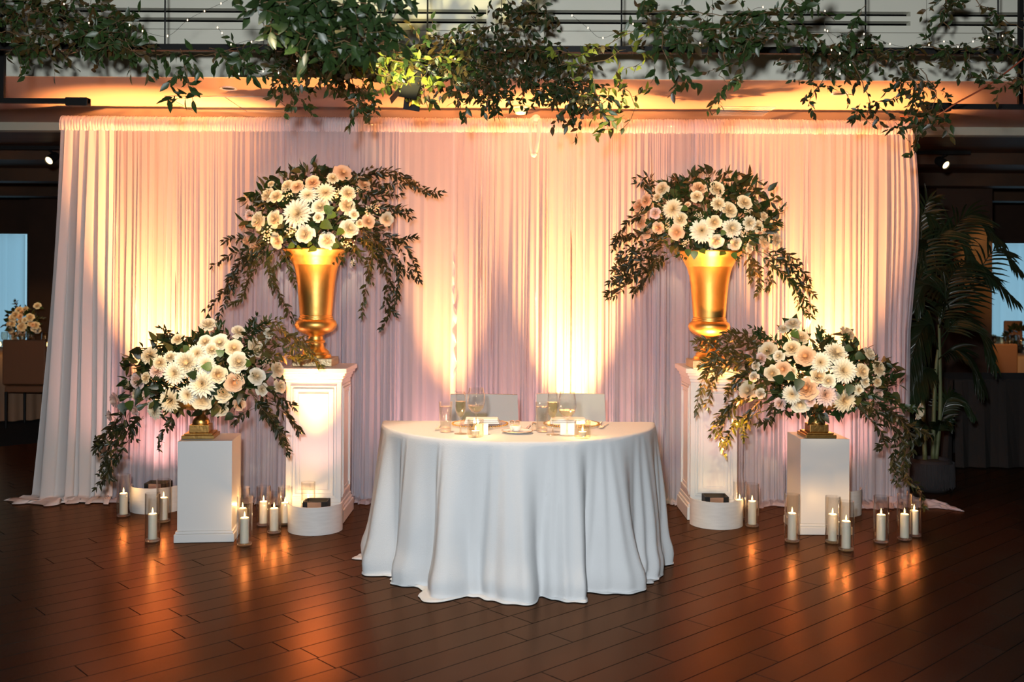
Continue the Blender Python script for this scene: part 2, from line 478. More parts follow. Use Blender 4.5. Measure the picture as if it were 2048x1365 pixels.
for (px, py, txt) in [(457, 176, 'small round downlight in the ceiling at the left, above the slanted hatch'),
                      (1679, 186, 'small round downlight in the ceiling at the right')]:
    p = ceil_pt(px, py)
    t = thing('downlight', (p.x, p.y, CZ), txt, 'ceiling light')
    MB().lathe([(.055, CZ - .006), (.055, CZ - .0005), (.040, CZ - .0005), (.038, CZ - .006)], 28, Matrix.Translation((p.x, p.y, 0)), False, False).build('rim', M['white'], t)
    MB().lathe([(.0395, CZ - .004), (.0395, CZ - .0008)], 24, Matrix.Translation((p.x, p.y, 0))).build('baffle', M['black'], t)
p = ceil_pt(1041, 213)
t = thing('smoke_detector', (p.x, p.y, CZ), 'white round smoke detector on the ceiling above the table', 'smoke detector')
MB().lathe([(.070, CZ), (.070, CZ - .012), (.045, CZ - .016)], 28, Matrix.Translation((p.x, p.y, 0))).build('base', M['vent'], t, auto=True)
MB().lathe([(.042, CZ - .016), (.046, CZ - .03), (.042, CZ - .045), (.030, CZ - .054)], 28, Matrix.Translation((p.x, p.y, 0))).build('sensor_cap', M['white'], t, auto=True)
def hatch(quad, label):
    c = ceil_pt(*quad)
    return c
for (a, b, y0, y1, lab, nm) in [(330, 583, 192, 222, 'wide access hatch in the ceiling above the left column', 'access_hatch'),
                          (1443, 1528, 213, 230, 'small grille in the ceiling above the right urn', 'ceiling_grille')]:
    p0 = ceil_pt((a + b) / 2, y0); p1 = ceil_pt((a + b) / 2, y1 + 1)
    xa, xb = ceil_pt(a, y0).x, ceil_pt(b, y1).x
    t = thing(nm, ((xa + xb) / 2, (p0.y + p1.y) / 2, CZ), lab, 'hatch' if nm == 'access_hatch' else 'vent')
    w = .012
    m = MB().box(xa, xb, p0.y, p0.y + w, CZ - .006, CZ - .0005).box(xa, xb, p1.y - w, p1.y, CZ - .006, CZ - .0005)
    m.box(xa, xa + w, p0.y + w, p1.y - w, CZ - .006, CZ - .0005).box(xb - w, xb, p0.y + w, p1.y - w, CZ - .006, CZ - .0005)
    m.build('hatch_frame', M['vent'], t)
    if nm == 'access_hatch':
        xm = xa + (xb - xa) * .55
        MB().box(xa + w + .004, xm - .004, p0.y + w + .004, p1.y - w - .004, CZ - .004, CZ - .0005).build('panel', M['vent'], t)
        MB().box(xm + .004, xb - w - .004, p0.y + w + .004, p1.y - w - .004, CZ - .004, CZ - .0005).build('panel', M['vent'], t)
    else:
        n = 7
        for i in range(n):
            yy = p0.y + w + (p1.y - p0.y - 2 * w) * (i + .3) / n
            MB().box(xa + w, xb - w, yy, yy + .02, CZ - .005, CZ - .001).build('slat', M['vent'], t)

# lighting tracks at both sides, below the ceiling
for (pa, pb, py, lab) in [(-120, 178, 201, 'short black lighting track hanging below the ceiling at the left'), (1855, 2200, 213, 'black lighting track hanging below the ceiling at the right')]:
    a = W(pa, py, 5.9); b = W(pb, py, 5.9); z = a.z
    t = thing('lighting_track', ((a.x + b.x) / 2, 5.9, z), lab, 'lighting track')
    MB().box(a.x, b.x, 5.885, 5.915, z - .014, z + .014).build('rail', M['black'], t)
    e = b if pa < 0 else a
    sgn = -1 if pa < 0 else 1
    m = MB().box(min(e.x, e.x + sgn * .13), max(e.x, e.x + sgn * .13), 5.87, 5.93, z - .03, z + .018)
    m.build('end_feed', M['black'], t, bevel=.004)
    xx = W(5 if pa < 0 else 2040, py, 5.9).x
    MB().box(xx - .012, xx + .012, 5.888, 5.912, z + .013, 3.6).build('drop_rod', M['black'], t)

# the back room windows: dusk light behind blue sheer curtains
def window(n, x0, x1, z0, z1, y, cols, warm_x):
    w = MB().box(x0 - .06, x1 + .06, y - .05, y - .002, z0 - .06, z0).box(x0 - .06, x1 + .06, y - .05, y - .002, z1, z1 + .06)
    w.box(x0 - .06, x0, y - .05, y - .002, z0, z1).box(x1, x1 + .06, y - .05, y - .002, z0, z1)
    fr = struct('window_%d' % n, w, M['brownwall'])
    MB().box(x0, x1, y - .012, y - .004, z0, z1).build('pane', emit('dusk_light', (0.24, 0.44, 0.56), 1.2), fr)
    P = []
    N = int((x1 - x0) / .03)
    for z in (z0 + .02, (z0 + z1) / 2, z1 - .01):
        P.append([(x0 + (x1 - x0) * i / N, y - .09 + .03 * math.sin(i * 1.3 + math.sin(i * .37) * 2), z) for i in range(N + 1)])
    cur = MB().grid(P).build('window_curtain', sheer('window_voile', (0.5, 0.62, 0.68), 0.45, 0.8), None, smooth=True)
    lab = {1: 'blue-lit sheer curtain over the window at the far left', 2: 'blue-lit sheer curtain over the window at the far right'}[n]
    tag(cur, lab, 'curtain')
a = W(-70, 468, 13.2); b = W(57, 650, 13.2)
window(1, a.x, b.x, b.z - .3, a.z, 13.2, None, None)
a = W(1978, 487, 13.2); b = W(2230, 650, 13.2)
window(2, a.x, b.x, b.z - .3, a.z, 13.2, None, None)


# ------------------------------------------------------------------ pipe and drape
DY = 7.0
ztop = W(600, 236, DY).z
def pipe(xa, xb, lab):
    t = thing('drape_pipe', ((xa + xb) / 2, DY, ztop - .03), lab, 'drape support')
    MB().tube([(xa, DY + .03, ztop - .03), (xb, DY + .03, ztop - .03)], .019, 12).build('crossbar', M['silver'], t, smooth=True)
    return t
X0 = W(122, 600, DY).x; XM = W(1072, 600, DY).x; X1 = W(1822, 600, DY).x
t = pipe(X0, XM, 'metal pipe frame holding the left run of white drapes')
for x, s in ((X0, 1), (XM - .03, 0)):
    MB().tube([(x + .03, DY + .08, .012), (x + .03, DY + .08, ztop - .01)], .025, 12).build('upright', M['silver'], t, smooth=True)
    MB().box(x - .17, x + .23, DY - .12, DY + .28, .001, .012).build('base_plate', M['black'], t, bevel=.002)
t = pipe(XM + .01, X1, 'metal pipe frame holding the right run of white drapes')
MB().tube([(X1 - .05, DY + .08, .012), (X1 - .05, DY + .08, ztop - .01)], .025, 12).build('upright', M['silver'], t, smooth=True)
MB().box(X1 - .25, X1 + .15, DY - .12, DY + .28, .001, .012).build('base_plate', M['black'], t, bevel=.002)


def drape(pxa, pxb, m, label, seed, pitch=.05, amp=.022, flare=(0, 0), pud=.12, broad=False, bulge=0.0, ruffle=None, yo=0.0):
    rr = random.Random(seed)
    xa = W(pxa, 600, DY).x; xb = W(pxb, 600, DY).x
    Wd = xb - xa
    step = .0045
    N = int(Wd / step)
    ph = []; p = rr.uniform(0, 6); loc_pitch = pitch
    tgt = pitch * rr.uniform(.6, 1.6)
    amps = []; aa = 1.0; at = 1.0
    for i in range(N + 1):
        if i % 9 == 0:
            tgt = pitch * rr.choice([.38, .5, .7, 1.0, 1.6, 2.2]) * .8; at = rr.uniform(.3, 1.15) * (.55 + .45 * min(1, tgt / pitch))
        loc_pitch += (tgt - loc_pitch) * .2; aa += (at - aa) * .1
        p += 2 * PI * step / loc_pitch; ph.append(p); amps.append(aa)
    amps = np.array(amps); ph = np.array(ph)
    s = np.linspace(0, 1, N + 1)
    base = xa + Wd * s
    rows = []
    zt = ztop - .055
    ts = [0, .01, .03, .07, .13, .22, .32, .43, .54, .65, .75, .84, .91, .96, .985]
    for t in ts:
        A = amp * (.35 + .75 * min(1, t * 2.2)) * amps
        fine = (1 - min(1, t * 6)) * .35
        y = DY + yo - .02 + A * np.sin(ph) + A * fine * np.sin(ph * 2.7) + .010 * np.sin(ph * .23 + t * 3) * t * 2
        x = base + .55 * A * np.sin(2 * ph + .5 + t * 1.5) + .25 * A * np.sin(ph * .5 + t * 4)
        e = flare[0] * (1 - s) ** 2 + flare[1] * s ** 2
        b = bulge * math.sin(PI * min(1, t / .5)) if t < .5 else 0
        x = x + e * (t ** 1.1) + b * s ** 6
        z = zt * (1 - t)
        rows.append(np.stack([x, y - .03 * t ** 3, np.full_like(x, z)], 1))
    # puddle on the floor
    last = rows[-1]
    nz = np.array([noise.noise(Vector((q * 9, seed * 3.1, 0))) for q in base])
    nz2 = np.array([noise.noise(Vector((q * 22, seed * 1.7, 5))) for q in base])
    if pud:
        for k, (o, z) in enumerate([(.015, .022), (.05, .03), (.09, .018), (.12, .03), (.15, .007)]):
            f = pud / .15
            y = last[:, 1] - o * f * (1 + .7 * nz) - .012 * np.sin(ph * .9 + k)
            zz = np.maximum(.004, z + .018 * nz2 * (1 if k < 4 else 0) + .008 * np.sin(ph * .8 + k * 1.3) * (k < 4))
            x = last[:, 0] + .02 * nz2 * k + (flare[0] * (1 - s) ** 2 * .25 * k + flare[1] * s ** 2 * .25 * k)
            rows.append(np.stack([x, y, zz], 1))
    t = thing('drape', (xa + Wd / 2, DY, 0), label, 'curtain', 'white drape panels of the backdrop')
    mb = MB(); V = np.concatenate(rows); m_ = N + 1
    mb.v = [tuple(p) for p in V.tolist()]; mb.n = len(mb.v)
    mb.f = [(j * m_ + i, j * m_ + i + 1, (j + 1) * m_ + i + 1, (j + 1) * m_ + i) for j in range(len(rows) - 1) for i in range(N)]
    mb.build('cloth', m, t, smooth=True)
    # gathered rod pocket: front, over the pipe and down behind
    N2 = int(Wd / .0035); P = []
    g = [rr.uniform(0, 6)]
    for i in range(N2): g.append(g[-1] + rr.uniform(.5, 1.5))
    for (yy, zz, a) in [(-.022, -.098, .006), (-.026, -.088, .002), (-.030, -.06, .005), (-.028, -.03, .006), (-.012, -.006, .005), (.008, .006, .004), (.03, .012, .006), (.052, .004, .005), (.062, -.03, .004), (.05, -.06, .004)]:
        P.append([(xa + Wd * i / N2 + .003 * math.sin(g[i] * 1.7), DY + yo + yy + a * math.sin(g[i]), ztop + zz + a * .6 * math.sin(g[i] * 1.3 + 1)) for i in range(N2 + 1)])
    MB().grid(P).build('rod_pocket', M['sheer2'] if m is not M['solid'] else m, t, smooth=True)
    if ruffle:
        P = []
        for j in range(90):
            z = .35 + (1.35) * j / 89
            x = (xb if ruffle > 0 else xa) - .01
            e_ = math.sin(PI * j / 89) ** .5; P.append([(x + (.026 + .008 * math.sin(j * .53)) * q * e_ + .006 * math.sin(j * .31 + q), DY - .035 - .016 * math.sin(j * .7 + q * 2) * q * e_, z) for q in (0, .35, .7, 1)])
        MB().grid(P).build('selvage', m, t, smooth=True)
    return t

drape(120, 228, M['solid'], 'opaque off-white drape at the left end of the backdrop', 1, .15, .030, (-.16, .02), .14, True)
drape(222, 565, M['sheer'], 'sheer white drape behind the low left flowers', 2, .050, .015, yo=.01)
drape(560, 800, M['sheer'], 'sheer white drape behind the tall left urn', 3, .048, .015)
drape(797, 908, M['sheer'], 'sheer white drape lit orange right of the tall left flowers', 4, .12, .007, ruffle=1, yo=.01)
drape(905, 1074, M['sheer'], 'sheer pinkish drape behind the left chair, ending at the centre seam', 5, .048, .015)
drape(1074, 1168, M['sheer2'], 'sheer white drape with the brightest glow behind the right chair', 6, .046, .014)
drape(1165, 1392, M['sheer'], 'sheer greyish drape behind the left half of the tall right flowers', 7, .042, .013, yo=.01)
drape(1388, 1612, M['sheer2'], 'sheer pink drape between the tall right urn and the low right flowers', 8, .046, .014, ruffle=1)
drape(1608, 1824, M['sheer2'], 'sheer peach drape at the right end of the backdrop with a trailing hem', 9, .055, .018, (0, -.03), .16, bulge=.05, yo=.01)
# knotted loop of fabric hanging at the centre seam
P = smooth_path([W(1064, 236, DY - .07), W(1060, 262, DY - .08), W(1062, 296, DY - .08), W(1068, 312, DY - .08), W(1075, 288, DY - .08), W(1080, 238, DY - .06)], 30)
m = MB().tube(P, .011, 8, .015)
m.lathe([(.001, -.045), (.022, -.035), (.030, -.01), (.028, .012), (.014, .022), (.001, .024)], 16, Matrix.Translation(W(1072, 236, DY - .055)))
tag(m.build('fabric_loop', M['sheer2'], None, smooth=True), 'knotted loop of sheer fabric on top of the centre seam of the drapes', 'fabric')
# trailing hem pooled on the floor at the right end
pth = [G(1770, 1008), G(1830, 1012), G(1880, 1016), G(1922, 1024)]
P = []
cp = smooth_path(pth, 60)
for i, p in enumerate(cp):
    f = i / 60
    w = .30 * (1 - f) ** .8 + .05
    row = []
    for k in range(25):
        q = k / 24
        h = (.075 * (1 - f) + .022) * math.sin(PI * q) ** .7 * (.6 + .4 * noise.noise(Vector((i * .12, k * .35, 2))))
        h += .018 * math.sin(k * 1.3 + i * .16) * math.sin(PI * q) * (1.1 - f)
        row.append((p.x + .03 * noise.noise(Vector((i * .1, k * .2, 0))), p.y + (q - .3) * w + .02 * noise.noise(Vector((i * .2, k * .1, 7))), max(.004, h)))
    P.append(row)
tag(MB().grid(P).build('drape_tail', M['sheer2'], None, smooth=True), 'end of the right drape pooled on the floor beside the potted palm', 'curtain')

# ------------------------------------------------------------------ pedestals and columns
def column(px0, px1, pyb, w, d, h, label):
    p = G(px0, pyb); q = G(px1, pyb)
    cx = (p.x + q.x) / 2; y0 = (p.y + q.y) / 2
    t = thing('column_pedestal', (cx, y0 + d / 2, 0), label, 'pedestal')
    def ring(m, e, z0, z1): m.box(cx - w / 2 - e, cx + w / 2 + e, y0 - e, y0 + d + e, z0, z1)
    m = MB(); ring(m, 0, .13, h - .09); m.build('shaft', M['white'], t, bevel=.003)
    m = MB(); ring(m, .022, .001, .085); ring(m, .014, .085, .105); ring(m, .006, .105, .13); m.build('plinth', M['white'], t, bevel=.004)
    m = MB(); ring(m, .006, h - .09, h - .070); ring(m, .014, h - .070, h - .048); ring(m, .026, h - .048, h - .032); ring(m, .038, h - .032, h); m.build('cap', M['white'], t, bevel=.004)
    # framed panels on the front and both sides
    def frame(fn, a0, a1, z0, z1):
        m = MB()
        for k, (ins, wd, th) in enumerate([(0, .012, .006), (.018, .014, .010), (.05, .008, .005)]):
            A0, A1, Z0, Z1 = a0 + ins, a1 - ins, z0 + ins, z1 - ins
            for (u0, u1, v0, v1) in [(A0, A1, Z0, Z0 + wd), (A0, A1, Z1 - wd, Z1), (A0, A0 + wd, Z0 + wd, Z1 - wd), (A1 - wd, A1, Z0 + wd, Z1 - wd)]:
                m.box(*fn(u0, u1, v0, v1, th))
        return m
    frame(lambda u0, u1, v0, v1, th: (u0, u1, y0 - th, y0 + .001, v0, v1), cx - w / 2 + .03, cx + w / 2 - .03, .155, h - .115).build('panel_moulding', M['white'], t, bevel=.002)
    frame(lambda u0, u1, v0, v1, th: (cx + w / 2 - .001, cx + w / 2 + th, u0, u1, v0, v1), y0 + .03, y0 + d - .03, .155, h - .115).build('panel_moulding', M['white'], t, bevel=.002)
    frame(lambda u0, u1, v0, v1, th: (cx - w / 2 - th, cx - w / 2 + .001, u0, u1, v0, v1), y0 + .03, y0 + d - .03, .155, h - .115).build('panel_moulding', M['white'], t, bevel=.002)
    return cx, y0
colL = column(571, 681, 1046, .352, .36, .985, 'tall white panelled column under the left gold urn')
colR = column(1380, 1474, 1040, .305, .36, .985, 'tall white panelled column under the right gold urn')

def low_ped(px0, px1, pyb, w, h, rotdeg, label):
    p = (G(px0, pyb) + G(px1, pyb)) / 2
    t = thing('low_pedestal', (p.x, p.y + w / 2, 0), label, 'pedestal')
    m = MB().box(-w / 2, w / 2, -w / 2, w / 2, .066, h)
    o = m.build('body', M['white'], None, bevel=.003); o.parent = t
    m = MB().box(-w / 2 - .016, w / 2 + .016, -w / 2 - .016, w / 2 + .016, .001, .05).box(-w / 2 - .009, w / 2 + .009, -w / 2 - .009, w / 2 + .009, .05, .066)
    o = m.build('base_moulding', M['white'], None, bevel=.004); o.parent = t
    t.rotation_euler = (0, 0, math.radians(rotdeg))
    return t
pedL = low_ped(349, 457, 1085, .312, .592, 6, 'low white box pedestal under the left flower bowl')
pedR = low_ped(1600, 1699, 1070, .30, .585, 0, 'low white box pedestal under the right flower bowl')

# ------------------------------------------------------------------ gold urns
def urn(cx, cy, z, label):
    t = thing('gold_urn', (cx, cy, z), label, 'urn')
    T = Matrix.Translation((cx, cy, z))
    MB().box(cx - .128, cx + .128, cy - .128, cy + .128, z + .001, z + .052).build('plinth', M['goldplinth'], t, bevel=.003)
    foot = [(.100, .052), (.102, .062), (.098, .072), (.086, .078), (.088, .088), (.080, .098), (.062, .112), (.052, .130), (.050, .145), (.060, .150), (.062, .158), (.056, .165), (.048, .170),
            (.048, .190), (.056, .200), (.075, .207)]
    MB().lathe(foot, 48, T).build('foot', M['gold'], t, auto=True)
    bowl = [(.075, .207), (.108, .222), (.130, .245), (.136, .268), (.130, .288), (.116, .300), (.112, .304), (.112, .312), (.108, .316), (.108, .324), (.104, .328)]
    MB().lathe(bowl, 48, T, False, False).build('bulb', M['gold'], t, auto=True)
    body = [(.104, .328), (.106, .345), (.110, .40), (.116, .47), (.122, .54), (.131, .60), (.145, .65), (.165, .695), (.192, .733), (.213, .752), (.218, .758), (.214, .762), (.190, .74), (.150, .66), (.10, .60)]
    MB().lathe(body, 48, T, False, True).build('trumpet', M['gold'], t, smooth=True)
    return t
HC = .985
uL = Vector((W(631.6, 700, 6.53).x, 6.53, HC)); uR = Vector((W(1418, 700, 6.53).x, 6.53, HC))
urn(uL.x, uL.y, uL.z, 'tall gold trumpet urn on the left column')
urn(uR.x, uR.y, uR.z, 'tall gold trumpet urn on the right column')

def bowl(c, z, label, rot=0):
    t = thing('gold_flower_bowl', (c.x, c.y, z), label, 'bowl')
    T = Matrix.Translation((c.x, c.y, z)) @ Matrix.Rotation(rot, 4, 'Z')
    MB().box(-.095, .095, -.095, .095, .001, .022, T).box(-.082, .082, -.082, .082, .022, .032, T).build('base_step', M['bronze'], t, bevel=.003)
    MB().box(-.058, .058, -.058, .058, .032, .080, T).build('block', M['bronze'], t, bevel=.004)
    MB().lathe([(.050, .080), (.052, .092), (.044, .110), (.030, .124), (.022, .134), (.020, .145), (.028, .150), (.030, .156), (.024, .160)], 36, T).build('neck', M['bronze'], t, auto=True)
    MB().lathe([(.024, .160), (.08, .168), (.14, .182), (.185, .205), (.205, .228), (.210, .234), (.203, .236), (.18, .215), (.05, .19)], 48, T, False, True).build('dish', M['bronze'], t, smooth=True)
    return t
bL = Vector((W(402, 880, 5.99).x, 5.99, .592)); bR = Vector((W(1633, 870, 6.2).x, 6.2, .585))
bowl(bL, .592, 'shallow gold compote bowl on the low left pedestal', .1)
bowl(bR, .585, 'shallow gold compote bowl on the low right pedestal', 0)

# ------------------------------------------------------------------ flowers and leaves (shared meshes)
def petal(mb, phi, r0, L, open0, curl, hw, nu=4, nv=4, ruff=0.0, seed=0, zb=0.0, tipw=.55, cup=.0):
    P = []
    rho, z = r0, zb
    rows = [(rho, z)]
    for j in range(nv):
        v = (j + .5) / nv
        a = open0 + curl * v * v
        rho += math.sin(a) * L / nv; z += math.cos(a) * L / nv
        rows.append((rho, z))
    for j, (rho, z) in enumerate(rows):
        v = j / nv
        wdt = hw * (0.35 + 1.0 * math.sin(PI * min(1, .12 + v * .62))) * (1 - (1 - tipw) * max(0, v - .75) * 4 * .6)
        row = []
        for i in range(nu + 1):
            u = -1 + 2 * i / nu
            ar = u * wdt / max(rho, .18)
            ar = max(-1.25, min(1.25, ar))
            n = ruff * v * noise.noise(Vector((u * 2 + seed * 3.3, v * 3, seed * 1.9)))
            rr = rho * (1 + 0 * u) + n * .6 - cup * u * u * v
            zz = z + n - .10 * L * u * u * v
            row.append((rr * math.cos(phi + ar), rr * math.sin(phi + ar), zz))
        P.append(row)
    mb.grid(P)


def rose_mesh(name, seed, kind='rose'):
    """spiral rose surface: petals wind outwards and open"""
    rr = random.Random(seed); nr = np.random.RandomState(seed)
    t0, t1 = {'rose': (0.6, 13.5 * PI), 'ranunculus': (5.5, 19 * PI), 'ruffle': (0.0, 15 * PI)}[kind]
    k = {'rose': 3.6, 'ranunculus': 4.4, 'ruffle': 6.3}[kind] + rr.uniform(-.08, .08)
    NT = 460 if kind != 'ruffle' else 640
    t = np.linspace(t0, t1, NT)[None, :]; x = np.linspace(0.0, 1, 8)[:, None]
    dec = {'rose': 6.2, 'ranunculus': 9, 'ruffle': 7.5}[kind] * PI
    phi = (PI / 2) * np.exp(-t / dec)
    u = 1 - .5 * ((5 / 4) * (1 - np.mod(k * t, 2 * PI) / PI) ** 2 - 1 / 4) ** 2
    u = u * (1 + .04 * np.sin(t * 1.7 + seed))
    if kind == 'ruffle': u = u * (1 + .07 * np.sin(t * 23 + seed) * x ** 3)
    y = (2.0 if kind != 'rose' else 2.4) * (x * x - x) ** 2 * np.sin(phi)
    r = u * (x * np.sin(phi) + y * np.cos(phi))
    z = u * (x * np.cos(phi) - y * np.sin(phi)) * .62 - .22 - .10 * x ** 5 * np.exp(-t / (5 * PI))
    if kind == 'ranunculus': r = r * 1.15; z = z * .8
    if kind == 'ruffle': z = z + .05 * np.sin(t * 17 + seed) * x ** 3
    X = r * np.cos(t); Y = r * np.sin(t); Z = z + 0 * X
    V = np.stack([X, Y, Z], -1)
    mb = MB(); mb.grid(V.tolist())
    return mb.mesh(name, M['white_petal'], True)


def dahlia_mesh(name, seed):
    rr = random.Random(seed); mb = MB()
    rings = [(8, .05, .28, .1, .15, .07), (10, .07, .42, .35, .2, .085), (13, .08, .58, .62, .25, .10), (15, .08, .74, .88, .3, .115), (17, .08, .88, 1.12, .3, .12), (18, .08, .98, 1.38, .3, .125), (18, .08, 1.0, 1.62, .25, .12)]
    for (n, r0, L, o0, cu, hw) in rings:
        a = rr.uniform(0, 6)
        for i in range(n):
            phi = a + 2 * PI * i / n + rr.uniform(-.08, .08); Lq = L * rr.uniform(.9, 1.08)
            rho, z = r0, -.12; rows = [(rho, z)]
            for j in range(4):
                aa = o0 + cu * ((j + .5) / 4) ** 2 + rr.uniform(-.06, .06)
                rho += math.sin(aa) * Lq / 4; z += math.cos(aa) * Lq / 4; rows.append((rho, z))
            t = Vector((-math.sin(phi), math.cos(phi), 0)); P = []
            for j, (q, z) in enumerate(rows):
                w = hw * [.35, .85, 1.05, .85, .08][j]
                c = Vector((q * math.cos(phi), q * math.sin(phi), z))
                P.append([c - t * w + Vector((0, 0, w * .5)), c, c + t * w + Vector((0, 0, w * .5))])
            mb.grid(P)
    return mb.mesh(name, M['white_petal'], True)


def spray_mesh(name, seed):
    rr = random.Random(seed); mb = MB()
    for i in range(26):
        p = Vector((rr.gauss(0, .42), rr.gauss(0, .42), rr.gauss(0, .3)))
        r = rr.uniform(.09, .15)
        mb.lathe([(0.001, -r), (r * .8, -r * .55), (r, 0), (r * .8, r * .55), (0.001, r)], 6, Matrix.Translation(p), False, False)
    return mb.mesh(name, M['white_petal'], True)


FL = {'r': [rose_mesh('rose', i) for i in range(4)], 'n': [rose_mesh('ranunculus', 20 + i, 'ranunculus') for i in range(3)],
      'f': [rose_mesh('carnation', 30 + i, 'ruffle') for i in range(3)], 'd': [dahlia_mesh('dahlia', 40 + i) for i in range(3)],
      's': [spray_mesh('flower_spray', 50 + i) for i in range(2)]}
FN = {'r': 'rose', 'n': 'ranunculus', 'f': 'carnation', 'd': 'dahlia', 's': 'flower_spray'}
PC = {'w': 'white_petal', 'c': 'cream_petal', 'p': 'peach_petal', 'k': 'pink_petal'}
PN = {'w': 'white', 'c': 'cream', 'p': 'peach', 'k': 'pale pink'}


def leaf_geo(w=.17, fold=.06, bend=.10, broad=False):
    xs = [0, .12, .38, .68, 1.0]; ws = [.10, .6, 1.0, .7, .02] if not broad else [.15, .95, 1.0, .6, .02]
    P = []
    for x, q in zip(xs, ws):
        z = -bend * x * x
        P.append([(x, -w * q, z + fold * q), (x, 0, z), (x, w * q, z + fold * q)])
    return MB().grid(P)
LG = {'ruscus': leaf_geo(.16), 'broad': leaf_geo(.30, .05, .15, True), 'smilax': leaf_geo(.23, .05, .12), 'ivy': leaf_geo(.42, .04, .12, True)}
LGN = {k: (np.array(g.v), g.f) for k, g in LG.items()}
_lm = {}
def leaf_me(kind, m):
    if (kind, m) not in _lm: _lm[(kind, m)] = LG[kind].mesh('leaf', M[m], True)
    return _lm[(kind, m)]

def leaf_mat(p, d, up, s, roll=0.0):
    d = d.normalized()
    side = up.cross(d)
    if side.length < 1e-4: side = Vector((0, 1, 0)).cross(d)
    side.normalize(); n = d.cross(side)
    if roll:
        side, n = side * math.cos(roll) + n * math.sin(roll), n * math.cos(roll) - side * math.sin(roll)
    return Matrix((( d.x * s, side.x * s, n.x * s, p.x), (d.y * s, side.y * s, n.y * s, p.y), (d.z * s, side.z * s, n.z * s, p.z), (0, 0, 0, 1)))


class Leaves:
    """puts leaves as single objects until the budget is used, the rest joined"""
    def __init__(s, budget): s.b = budget; s.rest = {}
    def put(s, kind, m, p, d, up, size, parent, name='leaf', roll=0.0):
        if s.b > 0:
            s.b -= 1
            o = bpy.data.objects.new(name, leaf_me(kind, m)); C.objects.link(o); o.parent = parent
            o.matrix_basis = leaf_mat(p - origin(parent), d, up, size, roll)
        else:
            mb = s.rest.setdefault(m, MB())
            A = np.array(leaf_mat(p, d, up, size, roll)); V, Fc = LGN[kind]
            mb.raw((V @ A[:3, :3].T + A[:3, 3]).tolist(), Fc)
    def finish(s, parent, name='foliage'):
        for m, mb in s.rest.items():
            tag(mb.build(name, M[m], parent, smooth=True), kind='stuff')


def rdir(rr): 
    return Vector((rr.gauss(0, 1), rr.gauss(0, 1), rr.gauss(0, 1))).normalized()


def strand(L, thing_, pts, m, kind, size, spacing, rr, stem_r=.0016, name='trailing_stem', fill=2, n=None):
    length = sum((pts[i + 1] - pts[i]).length for i in range(len(pts) - 1))
    n = max(4, int(length / spacing))
    path = smooth_path(pts, n)
    path = [p + rdir(rr) * .004 for p in path]
    st = MB().tube(path, stem_r, 5, stem_r * .5).build(name, M['stem'], thing_)
    for i, p in enumerate(path):
        if i < 1: continue
        d = (path[min(i + 1, n)] - path[i - 1]).normalized()
        for k in range(fill):
            side = d.cross(rdir(rr)).normalized()
            if k % 2 == 1: side = -side
            ld = (d * rr.uniform(.5, 1.0) + side * rr.uniform(.6, 1.1) + Vector((0, 0, -.15)))
            L.put(kind, m if rr.random() > .12 else ('ruscusw' if m == 'ruscus' else m), p, ld, Vector((rr.gauss(0, .4), -1 + rr.gauss(0, .3), .6)), size * rr.uniform(.75, 1.25) * (1 - .35 * (i / n) ** 3), st, roll=rr.uniform(-.6, .6))
    L.put(kind, m, path[-1], path[-1] - path[-2], Vector((0, -1, .3)), size * .8, st)


